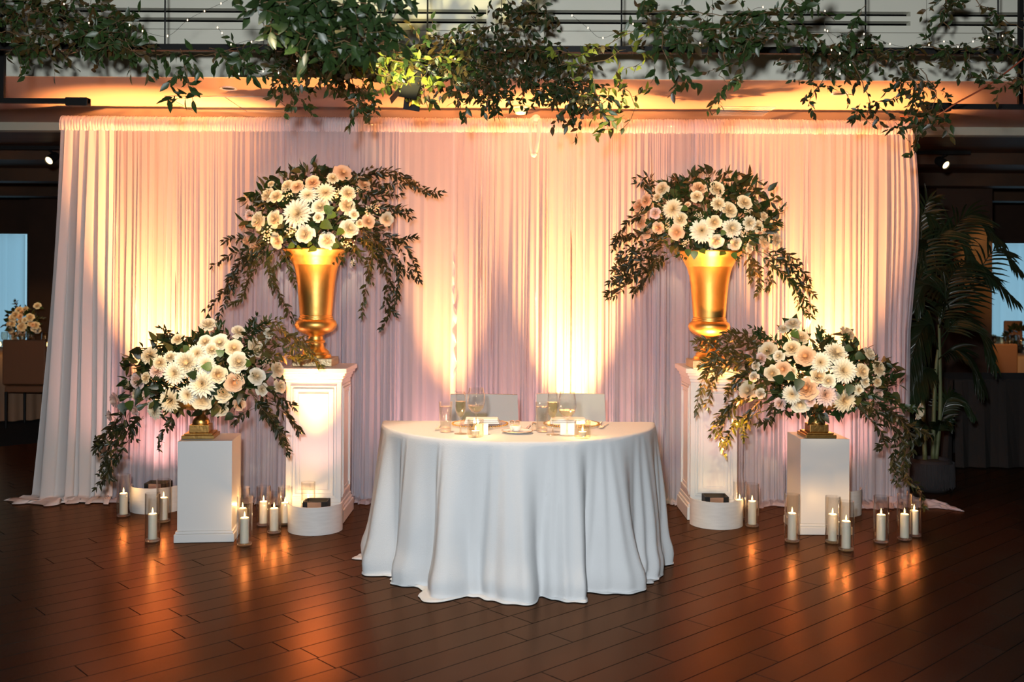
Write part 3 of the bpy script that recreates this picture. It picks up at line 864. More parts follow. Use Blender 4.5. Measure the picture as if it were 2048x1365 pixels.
def arrangement(label, base, T, dc, ell, flowers, vines, seed, ivy=(), budget=230, fillm='rleaf', nfill=1100, deep=.24, leafmix='ruscus', group=None):
    """base: where the stems stand; T maps sketch coords to photo pixels; ell = mass ellipse in px"""
    rr = random.Random(seed)
    t = thing('flower_arrangement', base, label, 'flowers', group)
    cx, cy, rx, ry = ell
    Lv = Leaves(budget)
    stems = MB()
    def depth(px, py):
        q = max(0.0, 1 - ((px - cx) / rx) ** 2 - ((py - cy) / ry) ** 2)
        return dc - deep * math.sqrt(q)
    cc = W(cx, cy + ry * .3, dc)
    for (X, Y, r, code) in flowers:
        px, py = T(X, Y)
        d = depth(px, py) + rr.uniform(-.025, .025)
        p = W(px, py, d)
        rad = r / T.s / F * d
        kind, colr = code[0], code[1]
        o = bpy.data.objects.new(FN[kind], rr.choice(FL[kind])); C.objects.link(o); o.parent = t
        nrm = (p - cc); nrm = Vector((nrm.x, nrm.y - .12, nrm.z + .03)).normalized()
        nrm = (nrm + Vector((rr.gauss(0, .18), -.55, rr.gauss(0, .15)))).normalized()
        S = rad * (1.02 if kind == 'd' else 1.16)
        Q = nrm.to_track_quat('Z', 'Y').to_matrix().to_4x4() @ Matrix.Rotation(rr.uniform(0, 6), 4, 'Z')
        o.matrix_basis = Matrix.Translation(p - t.location) @ Q @ Matrix.Scale(S, 4)
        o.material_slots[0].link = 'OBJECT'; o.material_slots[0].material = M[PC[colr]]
        if kind == 's': o['kind'] = 'stuff'
        if colr in 'pk': o['label'] = PN[colr] + ' ' + FN[kind].replace('_', ' ')
        if kind != 's':
            q = p - nrm * rad * .3
            stems.tube(smooth_path([q, q.lerp(cc, .5) - Vector((0, 0, .01)), Vector(base) + Vector((0, 0, .02))], 6), .003, 5)
        # a collar of leaves behind each bloom
        for k in range(3):
            a = rr.uniform(0, 6); side = Vector((math.cos(a), .2, math.sin(a)))
            Lv.rest.setdefault(fillm, MB())
            A = np.array(leaf_mat(p - nrm * rad * .5, (side - nrm * .1), -nrm * -1, rad * rr.uniform(1.3, 1.9), rr.uniform(-.4, .4)))
            V, Fc = LGN['broad']; Lv.rest[fillm].raw((V @ A[:3, :3].T + A[:3, 3]).tolist(), Fc)
    tag(stems.build('stems', M['gstem'], t), kind='stuff')
    for v in vines:
        m = leafmix; pts = v
        if isinstance(v[0], str): m = v[0]; pts = v[1:]
        P = []
        for i, (X, Y) in enumerate(pts):
            px, py = T(X, Y)
            P.append(W(px, py, (depth(px, py) if i == 0 else dc - .04 + rr.uniform(-.07, .07)) + .02))
        strand(Lv, t, P, m, 'ruscus', .056, .026, rr)
        # a finer companion strand beside it, joined
        keep, Lv.b = Lv.b, 0
        P2 = [p + Vector((rr.gauss(0, .018), rr.gauss(0, .03), rr.gauss(0, .018))) for p in P]
        strand(Lv, t, P2, m, 'ruscus', .048, .032, rr)
        Lv.b = keep
    for (X, Y, r, mm) in ivy:
        px, py = T(X, Y); d_ = depth(px, py) - .05
        Lv.b += 1
        Lv.put('ivy', mm, W(px, py, d_), Vector((rr.gauss(0, .5), -.2, rr.gauss(-.3, .5))), Vector((0, -1, .25)), r / T.s / F * d_ * 1.6, t, roll=rr.uniform(-.3, .3))
    # inner greenery
    s = dc / F
    for k in range(nfill):
        q = rdir(rr) * rr.uniform(.25, .95) ** .5
        p = W(cx, cy, dc) + Vector((q.x * rx * s, q.y * deep * .85, q.z * ry * s))
        mm = rr.choice([fillm, fillm, 'ruscus', 'ruscusw'])
        mb = Lv.rest.setdefault(mm, MB())
        A = np.array(leaf_mat(p, rdir(rr) + q * .8 + Vector((0, -.2, 0)), rdir(rr), rr.uniform(.045, .085)))
        V, Fc = LGN[rr.choice(['broad', 'ruscus', 'smilax'])]
        mb.raw((V @ A[:3, :3].T + A[:3, 3]).tolist(), Fc)
    Lv.finish(t)
    return t


class TF:
    def __init__(s, x0, y0, sc_): s.x0 = x0; s.y0 = y0; s.s = sc_
    def __call__(s, X, Y): return s.x0 + X / s.s, s.y0 + Y / s.s


TA = TF(400, 300, 2.968)
fl_A = [(850, 135, 48, 'np'), (972, 200, 45, 'np'), (668, 190, 45, 'rp'), (575, 215, 38, 'np'), (515, 210, 38, 'rc'), (420, 200, 22, 'rc'), (400, 265, 46, 'rc'), (452, 272, 42, 'rc'),
        (640, 265, 55, 'dw'), (745, 250, 60, 'dc'), (880, 255, 45, 'fc'), (790, 165, 36, 'fc'), (575, 375, 88, 'dw'), (875, 330, 50, 'rc'), (715, 335, 52, 'rw'), (340, 420, 52, 'rc'),
        (440, 410, 50, 'rc'), (290, 385, 32, 'rk'), (248, 450, 32, 'rp'), (455, 540, 45, 'nc'), (620, 500, 56, 'rw'), (755, 540, 52, 'rw'), (890, 465, 56, 'rw'), (1000, 425, 38, 'np'),
        (1110, 410, 38, 'nc'), (950, 437, 25, 'rc'), (325, 598, 50, 'rp'), (425, 728, 28, 'rc'), (270, 545, 30, 'rp'), (903, 672, 24, 'sw'), (545, 485, 42, 'sc'), (820, 262, 36, 'sc'),
        (1000, 362, 40, 'sc'), (520, 265, 34, 'sc'), (400, 500, 40, 'sc'), (870, 555, 34, 'sc'), (935, 245, 26, 'sc'), (1045, 335, 26, 'sc'), (915, 385, 30, 'rw'), (700, 400, 30, 'rw')]
vn_A = [[(900, 200), (1040, 130), (1200, 170), (1310, 240), (1410, 260)], [(880, 180), (980, 150), (1100, 150), (1250, 190), (1340, 250)], [(900, 250), (1050, 270), (1180, 260)], [(900, 230), (1020, 210), (1130, 200), (1260, 215)],
        [(950, 330), (1090, 340), (1240, 350)], [(1100, 400), (1180, 370), (1245, 400)], [(950, 480), (1150, 520), (1260, 640), (1300, 770)], [(950, 500), (1100, 600), (1180, 720), (1160, 900), (1080, 1050)],
        ['ruscusw', (950, 520), (1020, 600), (990, 780), (960, 960)], [(1000, 500), (1130, 620), (1230, 740)], [(960, 480), (1100, 560), (1200, 540), (1265, 520)], [(1040, 560), (1120, 750), (1110, 900), (1150, 980)],
        ['ruscusw', (900, 540), (950, 620), (1010, 680), (1000, 760)], [(1000, 560), (1080, 680), (1150, 830)],
        [(420, 560), (300, 590), (180, 620), (75, 690)], [(380, 600), (230, 700), (150, 820), (75, 930)], [(350, 600), (240, 660), (190, 820), (110, 990)], ['ruscusw', (400, 620), (300, 760), (250, 880), (200, 910)],
        ['ruscusw', (460, 640), (430, 760), (480, 880), (540, 1010)], [(300, 540), (200, 530), (150, 550)], ['ruscusw', (480, 600), (540, 700), (565, 800)], ['ruscusw', (440, 600), (400, 680), (430, 790)], [(420, 300), (350, 310), (330, 300)],
        ['ruscusw', (360, 610), (280, 720), (180, 840)], ['rleaf', (640, 560), (600, 580), (560, 600)], [(640, 300), (560, 300), (440, 330)]]
arrangement('tall left flower arrangement spilling over the gold urn beside the left column', (uL.x, uL.y, HC + .61), TA, 6.50, (632, 425, 150, 100), fl_A, vn_A, 11, ivy=[(735, 360, 42, 'ivyleaf'), (800, 370, 40, 'ivyleaf'), (720, 430, 50, 'ivyleaf'), (760, 345, 30, 'ivyleaf'), (850, 470, 36, 'ivyleaf'), (560, 560, 30, 'ivyleaf'), (600, 580, 30, 'ivyleaf'), (640, 560, 26, 'ivyleaf'), (690, 580, 36, 'ivyleaf'), (820, 560, 30, 'ivyleaf')], leafmix='ruscus', group=None)

TB = TF(180, 600, 2.624)
fl_B = [(620, 125, 42, 'rw'), (780, 165, 38, 'rw'), (460, 205, 32, 'rc'), (605, 220, 40, 'rw'), (680, 225, 45, 'nw'), (640, 262, 40, 'rw'), (755, 252, 42, 'nc'), (870, 250, 52, 'rw'), (940, 175, 28, 'rw'),
        (310, 290, 45, 'fc'), (365, 330, 35, 'fc'), (420, 300, 35, 'fw'), (350, 370, 42, 'fk'), (440, 385, 60, 'dw'), (505, 330, 62, 'fw'), (560, 280, 50, 'dw'), (610, 335, 48, 'dw'), (780, 325, 54, 'rw'),
        (243, 425, 42, 'rk'), (190, 445, 25, 'rc'), (290, 410, 30, 'rc'), (585, 440, 74, 'dw'), (672, 395, 46, 'rc'), (757, 435, 45, 'np'), (700, 485, 50, 'rc'), (875, 400, 45, 'rw'), (985, 365, 42, 'rc'),
        (1000, 455, 36, 'rc'), (125, 530, 40, 'rk'), (240, 500, 35, 'rc'), (290, 500, 28, 'rk'), (510, 500, 50, 'dw'), (420, 530, 62, 'dc'), (335, 580, 54, 'dw'), (590, 525, 50, 'nc'), (680, 570, 48, 'rc'),
        (785, 550, 35, 'rp'), (905, 470, 35, 'rw'), (100, 610, 28, 'rk'), (230, 580, 30, 'fk'), (780, 400, 30, 'sc'), (550, 380, 32, 'sw'), (925, 330, 24, 'sc')]
vn_B = [[(200, 540), (130, 640), (60, 740), (25, 790)], [(200, 600), (160, 720), (120, 830), (90, 920), (40, 985)], [(170, 620), (110, 760), (90, 880), (100, 930)], [(140, 620), (70, 720), (30, 760)],
        [(260, 600), (200, 690), (150, 830)], [(280, 610), (230, 680), (220, 730)], [(420, 600), (430, 650), (370, 700), (360, 760)], [(180, 640), (130, 700), (80, 820), (60, 900)],
        [(850, 500), (930, 590), (1000, 700), (1040, 800)], [(880, 480), (980, 560), (1060, 640), (1095, 690)], [(900, 500), (960, 620), (1000, 740)], [(850, 560), (800, 600), (770, 630)], [(900, 440), (1000, 520), (1065, 560)],
        [(870, 520), (940, 640), (980, 680)], ['ruscusw', (850, 260), (960, 150), (1050, 200), (1130, 250)], ['ruscusw', (880, 280), (1000, 250), (1130, 270), (1200, 340)], ['rleaf', (800, 200), (870, 150), (930, 110)],
        ['ruscusw', (900, 300), (1020, 300), (1130, 310)], ['ruscusw', (860, 240), (920, 130), (980, 120)], ['rleaf', (460, 250), (420, 210), (400, 150)], ['rleaf', (500, 250), (440, 230), (385, 200)], ['ruscusw', (900, 260), (1000, 200), (1110, 210), (1160, 270)],
        ['rleaf', (760, 200), (700, 160), (690, 130)], ['rleaf', (820, 200), (850, 130), (860, 120)]]
arrangement('low left flower arrangement in the compote bowl on the low pedestal', (bL.x, bL.y, bL.z + .20), TB, 5.96, (392, 745, 150, 80), fl_B, vn_B, 12, ivy=[(170, 540, 40, 'rleaf'), (205, 530, 36, 'ivyleaf'), (640, 350, 36, 'ivyleaf'), (560, 400, 36, 'rleaf'), (840, 320, 36, 'ivyleaf'), (750, 600, 34, 'rleaf'), (700, 290, 30, 'ivyleaf'), (510, 240, 26, 'ivyleaf')])

TC = TF(1200, 320, 2.968)
fl_C = [(365, 170, 42, 'rc'), (590, 165, 45, 'rp'), (695, 170, 48, 'rc'), (575, 215, 38, 'rc'), (860, 250, 45, 'rc'), (270, 240, 38, 'rp'), (230, 270, 42, 'rp'), (340, 220, 28, 'rc'), (430, 290, 62, 'dc'),
        (325, 315, 35, 'rk'), (475, 350, 42, 'rc'), (240, 370, 38, 'rp'), (275, 425, 42, 'rp'), (345, 405, 33, 'np'), (455, 430, 42, 'np'), (705, 260, 40, 'fc'), (770, 295, 50, 'rc'), (605, 420, 72, 'dw'),
        (680, 370, 42, 'rc'), (785, 405, 52, 'fw'), (890, 375, 42, 'fw'), (940, 392, 35, 'fc'), (690, 485, 45, 'rw'), (805, 500, 42, 'rw'), (980, 480, 48, 'rc'), (1050, 475, 38, 'fc'), (890, 525, 30, 'rw'),
        (975, 335, 30, 'rc'), (655, 555, 30, 'rw'), (510, 490, 24, 'sw'), (590, 330, 24, 'sw'), (1140, 650, 28, 'rc'), (400, 385, 28, 'sc'), (850, 430, 32, 'sw'), (500, 380, 24, 'sc'), (880, 300, 26, 'sc'), (520, 265, 16, 'np')]
vn_C = [[(270, 330), (170, 370), (90, 460)], [(380, 480), (230, 460), (130, 480), (85, 500)], [(400, 500), (250, 560), (130, 580), (110, 600)], [(420, 540), (280, 640), (150, 700), (60, 715)], [(400, 560), (260, 600), (130, 650), (80, 660)],
        [(380, 580), (280, 680), (230, 740), (195, 800)], [(300, 620), (180, 720), (80, 770), (45, 790)], [(330, 540), (200, 620), (100, 640)], [(380, 520), (240, 520), (140, 540)], [(300, 440), (180, 440), (110, 470)],
        [(260, 560), (170, 600), (120, 690)], [(300, 200), (270, 130), (220, 140)], [(310, 220), (300, 160), (305, 130)], [(440, 220), (420, 170), (410, 150)], ['rleaf', (700, 220), (760, 200), (800, 210)], ['rleaf', (950, 400), (1040, 340), (1070, 300)],
        ['rleaf', (960, 400), (1040, 380), (1060, 370)], [(980, 540), (1080, 600), (1200, 660), (1240, 710)], ['rleaf', (950, 560), (1070, 670), (1150, 750), (1180, 860), (1250, 930)], [(1000, 560), (1120, 640), (1200, 740), (1270, 800)],
        ['ruscusw', (1000, 600), (1020, 700), (1000, 760)], ['ruscusw', (900, 560), (910, 640), (950, 700), (930, 790)], ['rleaf', (1050, 650), (1150, 720), (1220, 820), (1265, 890)], [(1020, 540), (1100, 560), (1150, 620)], ['ruscusw', (880, 560), (890, 650), (900, 710)],
        ['rleaf', (560, 540), (500, 530), (470, 560)], ['rleaf', (740, 550), (780, 540), (800, 570)]]
arrangement('tall right flower arrangement spilling over the gold urn beside the right column', (uR.x, uR.y, HC + .61), TC, 6.50, (1420, 427, 145, 90), fl_C, vn_C, 13, ivy=[(560, 540, 34, 'ivyleaf'), (600, 530, 30, 'ivyleaf'), (520, 530, 30, 'ivyleaf'), (740, 540, 30, 'ivyleaf'), (790, 550, 30, 'ivyleaf'), (520, 280, 30, 'ivyleaf'), (740, 420, 26, 'ivyleaf')])

TD = TF(1380, 620, 2.677)
fl_D = [(550, 72, 42, 'rw'), (500, 100, 30, 'rw'), (592, 145, 45, 'rc'), (845, 122, 42, 'rc'), (415, 220, 48, 'nc'), (380, 260, 32, 'rk'), (545, 205, 45, 'rc'), (475, 248, 32, 'rw'), (617, 248, 50, 'np'), (785, 228, 57, 'fw'),
        (700, 280, 55, 'dw'), (965, 235, 38, 'rw'), (262, 290, 42, 'np'), (350, 300, 25, 'rw'), (440, 340, 42, 'rc'), (497, 318, 40, 'np'), (545, 330, 28, 'rc'), (690, 355, 45, 'rc'), (825, 325, 70, 'dw'), (925, 330, 42, 'rc'),
        (1015, 315, 42, 'fc'), (740, 380, 38, 'rw'), (622, 420, 62, 'rp'), (728, 455, 64, 'dk'), (545, 455, 50, 'dw'), (590, 505, 45, 'nw'), (645, 490, 28, 'rk'), (830, 485, 64, 'dc'), (310, 435, 48, 'nc'), (375, 450, 28, 'rw'),
        (480, 505, 32, 'rk'), (940, 385, 30, 'rw'), (905, 430, 32, 'dw'), (1010, 455, 38, 'rk'), (1230, 550, 42, 'fw'), (240, 600, 20, 'rc'), (1120, 580, 20, 'rc'), (1005, 385, 28, 'rc'), (955, 525, 22, 'rc'), (340, 360, 28, 'rw'), (150, 320, 30, 'rw')]
vn_D = [['ruscusw', (450, 230), (370, 170), (280, 130), (200, 130)], ['ruscusw', (450, 250), (330, 200), (200, 180), (80, 190)], ['ruscusw', (400, 280), (280, 250), (150, 240), (50, 215)], ['rleaf', (430, 200), (390, 150), (380, 110)],
        ['ruscusw', (300, 290), (180, 270), (100, 310), (70, 420), (35, 550)], ['ruscusw', (300, 300), (170, 300), (130, 380), (90, 500)], [(330, 330), (240, 400), (190, 470)], [(420, 430), (280, 480), (200, 560), (150, 640), (180, 770)],
        [(400, 470), (300, 560), (220, 650), (200, 720)], [(380, 500), (290, 600), (290, 690)], [(450, 500), (420, 590), (370, 610)], [(330, 460), (220, 500), (170, 560), (140, 640)], ['ruscusw', (360, 200), (240, 150), (120, 160), (30, 170)],
        ['ruscusw', (340, 250), (210, 230), (120, 260), (60, 300)], ['rleaf', (500, 220), (440, 150), (370, 130)],
        ['rleaf', (950, 450), (1050, 470), (1150, 520), (1220, 530)], [(950, 500), (1060, 600), (1130, 700), (1130, 830), (1110, 930)], [(980, 480), (1080, 560), (1170, 640), (1150, 760), (1150, 900), (1210, 960), (1255, 1050)],
        [(900, 520), (1000, 620), (1040, 700), (1020, 740)], [(1000, 500), (1120, 600), (1230, 640), (1270, 670)], [(1000, 520), (1090, 650), (1090, 780), (1080, 850)], [(1040, 520), (1150, 620), (1190, 720), (1150, 870)],
        ['rleaf', (690, 220), (700, 150), (700, 110)], ['rleaf', (760, 220), (760, 170), (730, 160)], ['rleaf', (820, 240), (840, 190), (845, 150)], ['rleaf', (880, 300), (880, 250), (875, 215)], [(640, 530), (690, 560), (700, 590)],
        [(980, 420), (1060, 440), (1080, 480)]]
arrangement('low right flower arrangement in the compote bowl on the low pedestal', (bR.x, bR.y, bR.z + .20), TD, 6.16, (1640, 755, 165, 80), fl_D, vn_D, 14, ivy=[(545, 110, 36, 'ivyleaf'), (830, 200, 30, 'rleaf'), (885, 240, 36, 'rleaf'), (590, 370, 44, 'rleaf'), (500, 380, 40, 'rleaf'), (860, 400, 40, 'rleaf'), (560, 350, 40, 'rleaf'), (800, 400, 36, 'rleaf')])


# ------------------------------------------------------------------ greenery garlands on the hanging rod
rodY = 5.35
ra = W(-60, 97, rodY); rb = W(2110, 97 + 10, rodY); zr = W(1024, 99, rodY).z
t = thing('hanging_rod', (0, rodY, zr), 'long black rod hung on thin black cables across the top, carrying the greenery', 'rod')
MB().box(ra.x, rb.x, rodY - .018, rodY + .018, zr - .016, zr + .016).build('bar', M['black'], t)
for px in (330, 855, 1243, 1731, 1996):
    x = W(px, 50, rodY).x
    MB().tube([(x, rodY, zr + .016), (x, rodY, 4.2)], .0045, 8).build('cable', M['black'], t)


def garland(label, spines, seed, depth, budget, nside, leafsz, mix, hang=.5, spread=.07, kind='smilax', sl=(.08, .26)):
    rr = random.Random(seed)
    p0 = W(spines[0][0][0], spines[0][0][1], depth)
    t = thing('greenery_garland', p0, label, 'garland', None)
    Lv = Leaves(budget)
    stems = MB()
    subs = []
    for sp in spines:
        P = [W(x, y, depth + rr.uniform(-.05, .05)) for x, y in sp]
        path = smooth_path(P, max(8, int(sum((P[i + 1] - P[i]).length for i in range(len(P) - 1)) / .03)))
        path = [p + rdir(rr) * .008 for p in path]
        stems.tube(path, .0028, 5, .0015)
        subs.append((path, True))
        k = max(1, int(nside * len(path) / 30))
        for _ in range(k):
            s = rr.choice(path) + Vector((rr.gauss(0, spread * .4), rr.gauss(0, spread * .7), rr.gauss(0, spread * .35)))
            L = rr.uniform(*sl); d = Vector((rr.gauss(0, 1.0), rr.gauss(0, .6), rr.gauss(0, .6) - hang * .4)).normalized()
            q = [s]; 
            for j in range(4):
                d = (d + rdir(rr) * .35 + Vector((0, 0, -.16 * hang))).normalized(); q.append(q[-1] + d * L / 4)
            pp = smooth_path(q, 8)
            stems.tube(pp, .0014, 4, .0008); subs.append((pp, False))
    rr.shuffle(subs)
    for path, main in subs:
        n = len(path)
        stepn = 1
        for i in range(1, n, stepn):
            if main and rr.random() < .45: continue
            d = (path[i] - path[i - 1]).normalized()
            ld = d * .6 + rdir(rr) * .9 + Vector((0, 0, -.35))
            Lv.put(kind, rr.choice(mix), path[i], ld, Vector((rr.gauss(0, .6), -1, rr.gauss(0, .6))), leafsz * rr.uniform(.6, 1.25), t, roll=rr.uniform(-.8, .8))
    tag(stems.build('vine_stems', M['stem'], t), kind='stuff')
    Lv.finish(t)
    return t
GR = ['smilax', 'smilax', 'smilax', 'smilaxdry']; GG = ['smilax', 'smilax', 'smilax', 'smilax', 'rleaf']; GY = ['smilax_lit', 'smilax_lit', 'smilax', 'smilaxdry']
garland('brown-tinged vine bundle at the top left corner', [[(-20, 30), (60, 20), (140, 40), (230, 30)], [(-20, 60), (60, 70), (150, 60), (250, 80)], [(-20, 10), (100, 5), (200, 10)]], 1, 4.9, 170, 40, .050, GR + ['smilaxdry'], .6, .10)
garland('loose green vine with fairy lights hanging left of the big leaf cluster', [[(180, 60), (240, 80), (330, 110), (440, 105), (540, 70)], [(240, 40), (260, 100), (300, 120)], [(360, 100), (375, 150), (385, 215)], [(190, 90), (230, 60), (260, 30)], [(480, 110), (495, 135)]], 2, 4.9, 130, 17, .056, GG, .6, .06, sl=(.06, .17))
garland('large-leaved vine bunch nearest the camera at the top, left of centre', [[(520, 10), (600, 0), (690, 10), (790, -10)], [(540, 40), (620, 40), (700, 50), (760, 40)], [(560, 70), (650, 80), (730, 90)], [(530, 50), (600, 60), (680, 30), (740, 70)]], 3, 3.9, 170, 54, .062, GG, .15, .08, sl=(.06, .18))
garland('dense vine bunch around the black spot lamp', [[(550, 100), (640, 120), (740, 130), (860, 110), (930, 100)], [(560, 130), (570, 165), (600, 200)], [(700, 150), (715, 190), (718, 205)], [(620, 130), (680, 140), (760, 140)], [(780, 130), (840, 110), (900, 140), (920, 190)]], 4, 5.2, 170, 75, .043, ['smilax', 'smilax', 'ruscusw', 'smilaxdry'], .5, .08, sl=(.05, .17))
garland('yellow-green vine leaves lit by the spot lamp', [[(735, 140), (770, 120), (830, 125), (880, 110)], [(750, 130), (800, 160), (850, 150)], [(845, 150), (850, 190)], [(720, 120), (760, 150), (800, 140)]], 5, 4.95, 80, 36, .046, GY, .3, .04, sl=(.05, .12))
garland('thick leafy vine bunch at the top centre between the two lit patches', [[(880, 100), (960, 90), (1060, 100), (1120, 130)], [(900, 130), (980, 140), (1080, 150)], [(930, 110), (960, 170), (1000, 190)], [(1040, 150), (1100, 180), (1150, 190), (1155, 205)], [(930, 80), (990, 50), (1040, 40), (1090, 10)], [(1100, 180), (1140, 150), (1180, 200)]], 6, 5.3, 200, 95, .043, ['smilax', 'smilax', 'ruscus', 'smilaxdry'], .6, .10, sl=(.05, .19))
garland('twisting vine with yellow-lit leaves right of the top centre', [[(1110, 100), (1160, 110), (1210, 90), (1270, 60), (1320, 40)], [(1120, 130), (1190, 125), (1250, 100)], [(1238, 125), (1235, 160), (1262, 190), (1272, 215), (1262, 240), (1238, 262)], [(1180, 130), (1190, 180), (1200, 215), (1185, 240)]], 7, 5.1, 90, 13, .047, ['smilax_lit', 'smilax_lit', 'smilax', 'smilaxdry'], .35, .05, sl=(.05, .16))
garland('green vine bunch hanging in front of the slotted panels, right of centre', [[(1280, 30), (1360, 20), (1450, 30), (1540, 20), (1630, 0)], [(1330, 50), (1400, 60), (1500, 50), (1560, 60)], [(1320, 60), (1330, 110), (1350, 155)], [(1440, 60), (1450, 110), (1440, 150), (1460, 165)], [(1500, 40), (1515, 80), (1540, 75)]], 8, 4.5, 150, 34, .050, GG + ['smilaxdry'], .6, .08, sl=(.06, .19))
garland('leafy vine run on the rod with a long sprig over the right ceiling', [[(1590, 90), (1670, 95), (1760, 100), (1850, 95)], [(1680, 130), (1645, 160), (1620, 200)], [(1700, 120), (1735, 190), (1735, 230)], [(1600, 140), (1650, 100), (1720, 80)], [(1820, 120), (1840, 160), (1850, 190)]], 9, 5.2, 160, 36, .043, ['smilax', 'smilax', 'ruscus', 'smilaxdry'], .55, .07, sl=(.05, .17))
garland('vine run trailing down beside the orange cable at the right edge', [[(1840, 90), (1930, 100), (2000, 90), (2070, 110)], [(1900, 60), (1880, 30), (1900, 5)], [(1840, 140), (1870, 180), (1860, 220), (1830, 250)], [(1960, 110), (2000, 150), (2060, 160)], [(1820, 150), (1850, 190), (1820, 230), (1850, 262)], [(1950, 0), (2010, 40), (2060, 60)]], 10, 5.1, 150, 28, .044, ['smilax', 'ruscus', 'smilax', 'smilaxdry'], .55, .07, sl=(.05, .17))
garland('short vine sprig hanging alone in front of the slotted panels, right', [[(1700, 60), (1712, 40), (1730, 10)], [(1690, 90), (1700, 60)]], 13, 5.0, 20, 12, .045, ['smilax'], .4, .03, sl=(.04, .08))

# fairy lights
def fairy(pxs, depth, label):
    P = [W(x, y, depth) for x, y in pxs]
    t = thing('fairy_lights', P[0], label, 'string lights')
    MB().tube(smooth_path(P, len(P) * 5), .0008, 4).build('wire', M['silver'], t)
    for p in P:
        MB().lathe([(.0005, -.005), (.0026, -.002), (.0028, .002), (.0005, .005)], 6, Matrix.Translation(p)).build('bulb', M['bulb'], t)
fairy([(128, 8), (178, 46), (259, 50), (285, 62), (335, 72), (375, 40), (409, 22), (442, 7), (470, -8)], 4.75, 'string of tiny warm lights looped through the left vines')
fairy([(435, 55), (444, 66), (462, 89), (503, 84), (478, 148), (526, 143), (557, 146), (578, 103), (594, 122), (640, 108)], 4.8, 'string of tiny warm lights below the rod left of the big leaves')
fairy([(1144, 31), (1176, 56), (1206, 76), (1266, 48), (1330, 30), (1400, 86), (1438, 87), (1500, 24), (1526, 14)], 4.8, 'string of tiny warm lights right of the top centre')
fairy([(1650, 22), (1655, 62), (1723, 90), (1728, 68), (1780, 88), (1820, 95), (1858, 90), (1888, 83), (1916, 94), (1946, 83), (1978, 75), (2005, 72), (2027, 79), (2060, 76)], 5.0, 'string of tiny warm lights along the rod at the right')
fairy([(1660, 138), (1680, 148), (1700, 130), (1663, 100), (1680, 107), (1650, 60)], 4.9, 'string of tiny warm lights looped near the long right sprig')
fairy([(910, 118), (945, 66), (980, 60), (1010, 100), (1050, 122)], 4.95, 'string of tiny warm lights in the thick centre vines')

# spot lamp with barn doors
t = thing('spot_lamp', LAMP, 'black spot lamp with open barn doors hanging among the lit leaves', 'spot lamp')
T = Matrix.Translation(LAMP) @ Matrix.Rotation(math.radians(-8), 4, 'X') @ Matrix.Rotation(math.radians(10), 4, 'Y')
MB().lathe([(.030, .09), (.042, .08), (.044, .02), (.050, .0), (.046, .0), (.040, .02), (.038, .07)], 24, T, True, False).build('housing', M['black'], t, auto=True)
MB().lathe([(.037, .06), (.037, .064)], 20, T).build('lens', M['lens'], t)
for k, a in enumerate((0, PI / 2, PI, 3 * PI / 2)):
    D = T @ Matrix.Rotation(a, 4, 'Z') @ Matrix.Translation((.050, 0, 0)) @ Matrix.Rotation(math.radians(-28), 4, 'Y')
    MB().box(-.001, .001, -.042, .042, -.095, 0, D).build('barn_door', M['black'], t)
MB().tube([T @ Vector((-.05, 0, .05)), T @ Vector((-.055, 0, .11)), T @ Vector((0, 0, .14)), T @ Vector((.055, 0, .11)), T @ Vector((.05, 0, .05))], .005, 6).build('yoke', M['black'], t)
MB().tube([T @ Vector((0, 0, .14)), (LAMP.x - .02, rodY - .1, zr), (LAMP.x - .02, rodY - .02, zr)], .006, 6).build('hook', M['black'], t)

# orange cable at the right
P = [W(2075, 95, 5.0), W(1985, 165, 5.2), W(1915, 205, 5.4), (W(1860, 236, 5.9)), W(1800, 232, 6.4)]
tag(MB().tube(smooth_path(P, 30), .0045, 7).build('power_cable', M['orangecable'], None, smooth=True), 'orange-brown power cable sagging to the right end of the drape', 'cable')

# ------------------------------------------------------------------ uplights and their white cans
def can(px, pyb, label, lab2, rot=0):
    r = .168
    q = G(px, pyb); cx, cy = q.x, q.y + r; h = .17
    t = thing('light_shield', (cx, cy, 0), label, 'light shield', None)
    T = Matrix.Translation((cx, cy, 0)) @ Matrix.Rotation(rot, 4, 'Z')
    MB().lathe([(r, .001), (r, h), (r - .005, h), (r - .005, .001), (r, .001)], 40, T, False, False, PI, 2 * PI).build('curved_screen', M['can'], t, auto=True)
    t2 = thing('uplight', (cx, cy, 0), lab2, 'light')
    y1 = cy + .03
    m = MB().box(cx - .075, cx + .075, y1 - .06, y1 + .06, .03, .125)
    m.box(cx - .075, cx + .075, y1 - .06, y1 - .052, .125, .176).box(cx - .075, cx + .075, y1 + .052, y1 + .06, .125, .176).box(cx - .075, cx - .067, y1 - .052, y1 + .052, .125, .176).box(cx + .067, cx + .075, y1 - .052, y1 + .052, .125, .176)
    m.build('housing', M['black'], t2)
    MB().box(cx - .045, cx + .040, y1 - .062, y1 - .0605, .14, .173).build('badge_plate', M['silver'], t2)
    MB().box(cx - .062, cx + .062, y1 - .048, y1 + .048, .1255, .130).build('lens', M['uplens'], t2)
    MB().box(cx - .085, cx - .0755, y1 - .02, y1 + .02, .001, .12).box(cx + .0755, cx + .085, y1 - .02, y1 + .02, .001, .12).box(cx - .085, cx + .085, y1 - .02, y1 + .02, .001, .01).build('bracket', M['black'], t2)
can(620, 1073, 'white half-round light shield on the floor in front of the left column', 'black uplight behind the round shield at the left column')
can(1443, 1061, 'white half-round light shield with a scuff in front of the right column', 'black uplight behind the round shield at the right column')
can(295, 1030, 'white half-round light shield behind the candles left of the low left pedestal', 'black uplight behind the shield at the far left')
can(1687, 1036, 'white half-round light shield behind the low right pedestal', 'black uplight behind the shield by the low right pedestal')
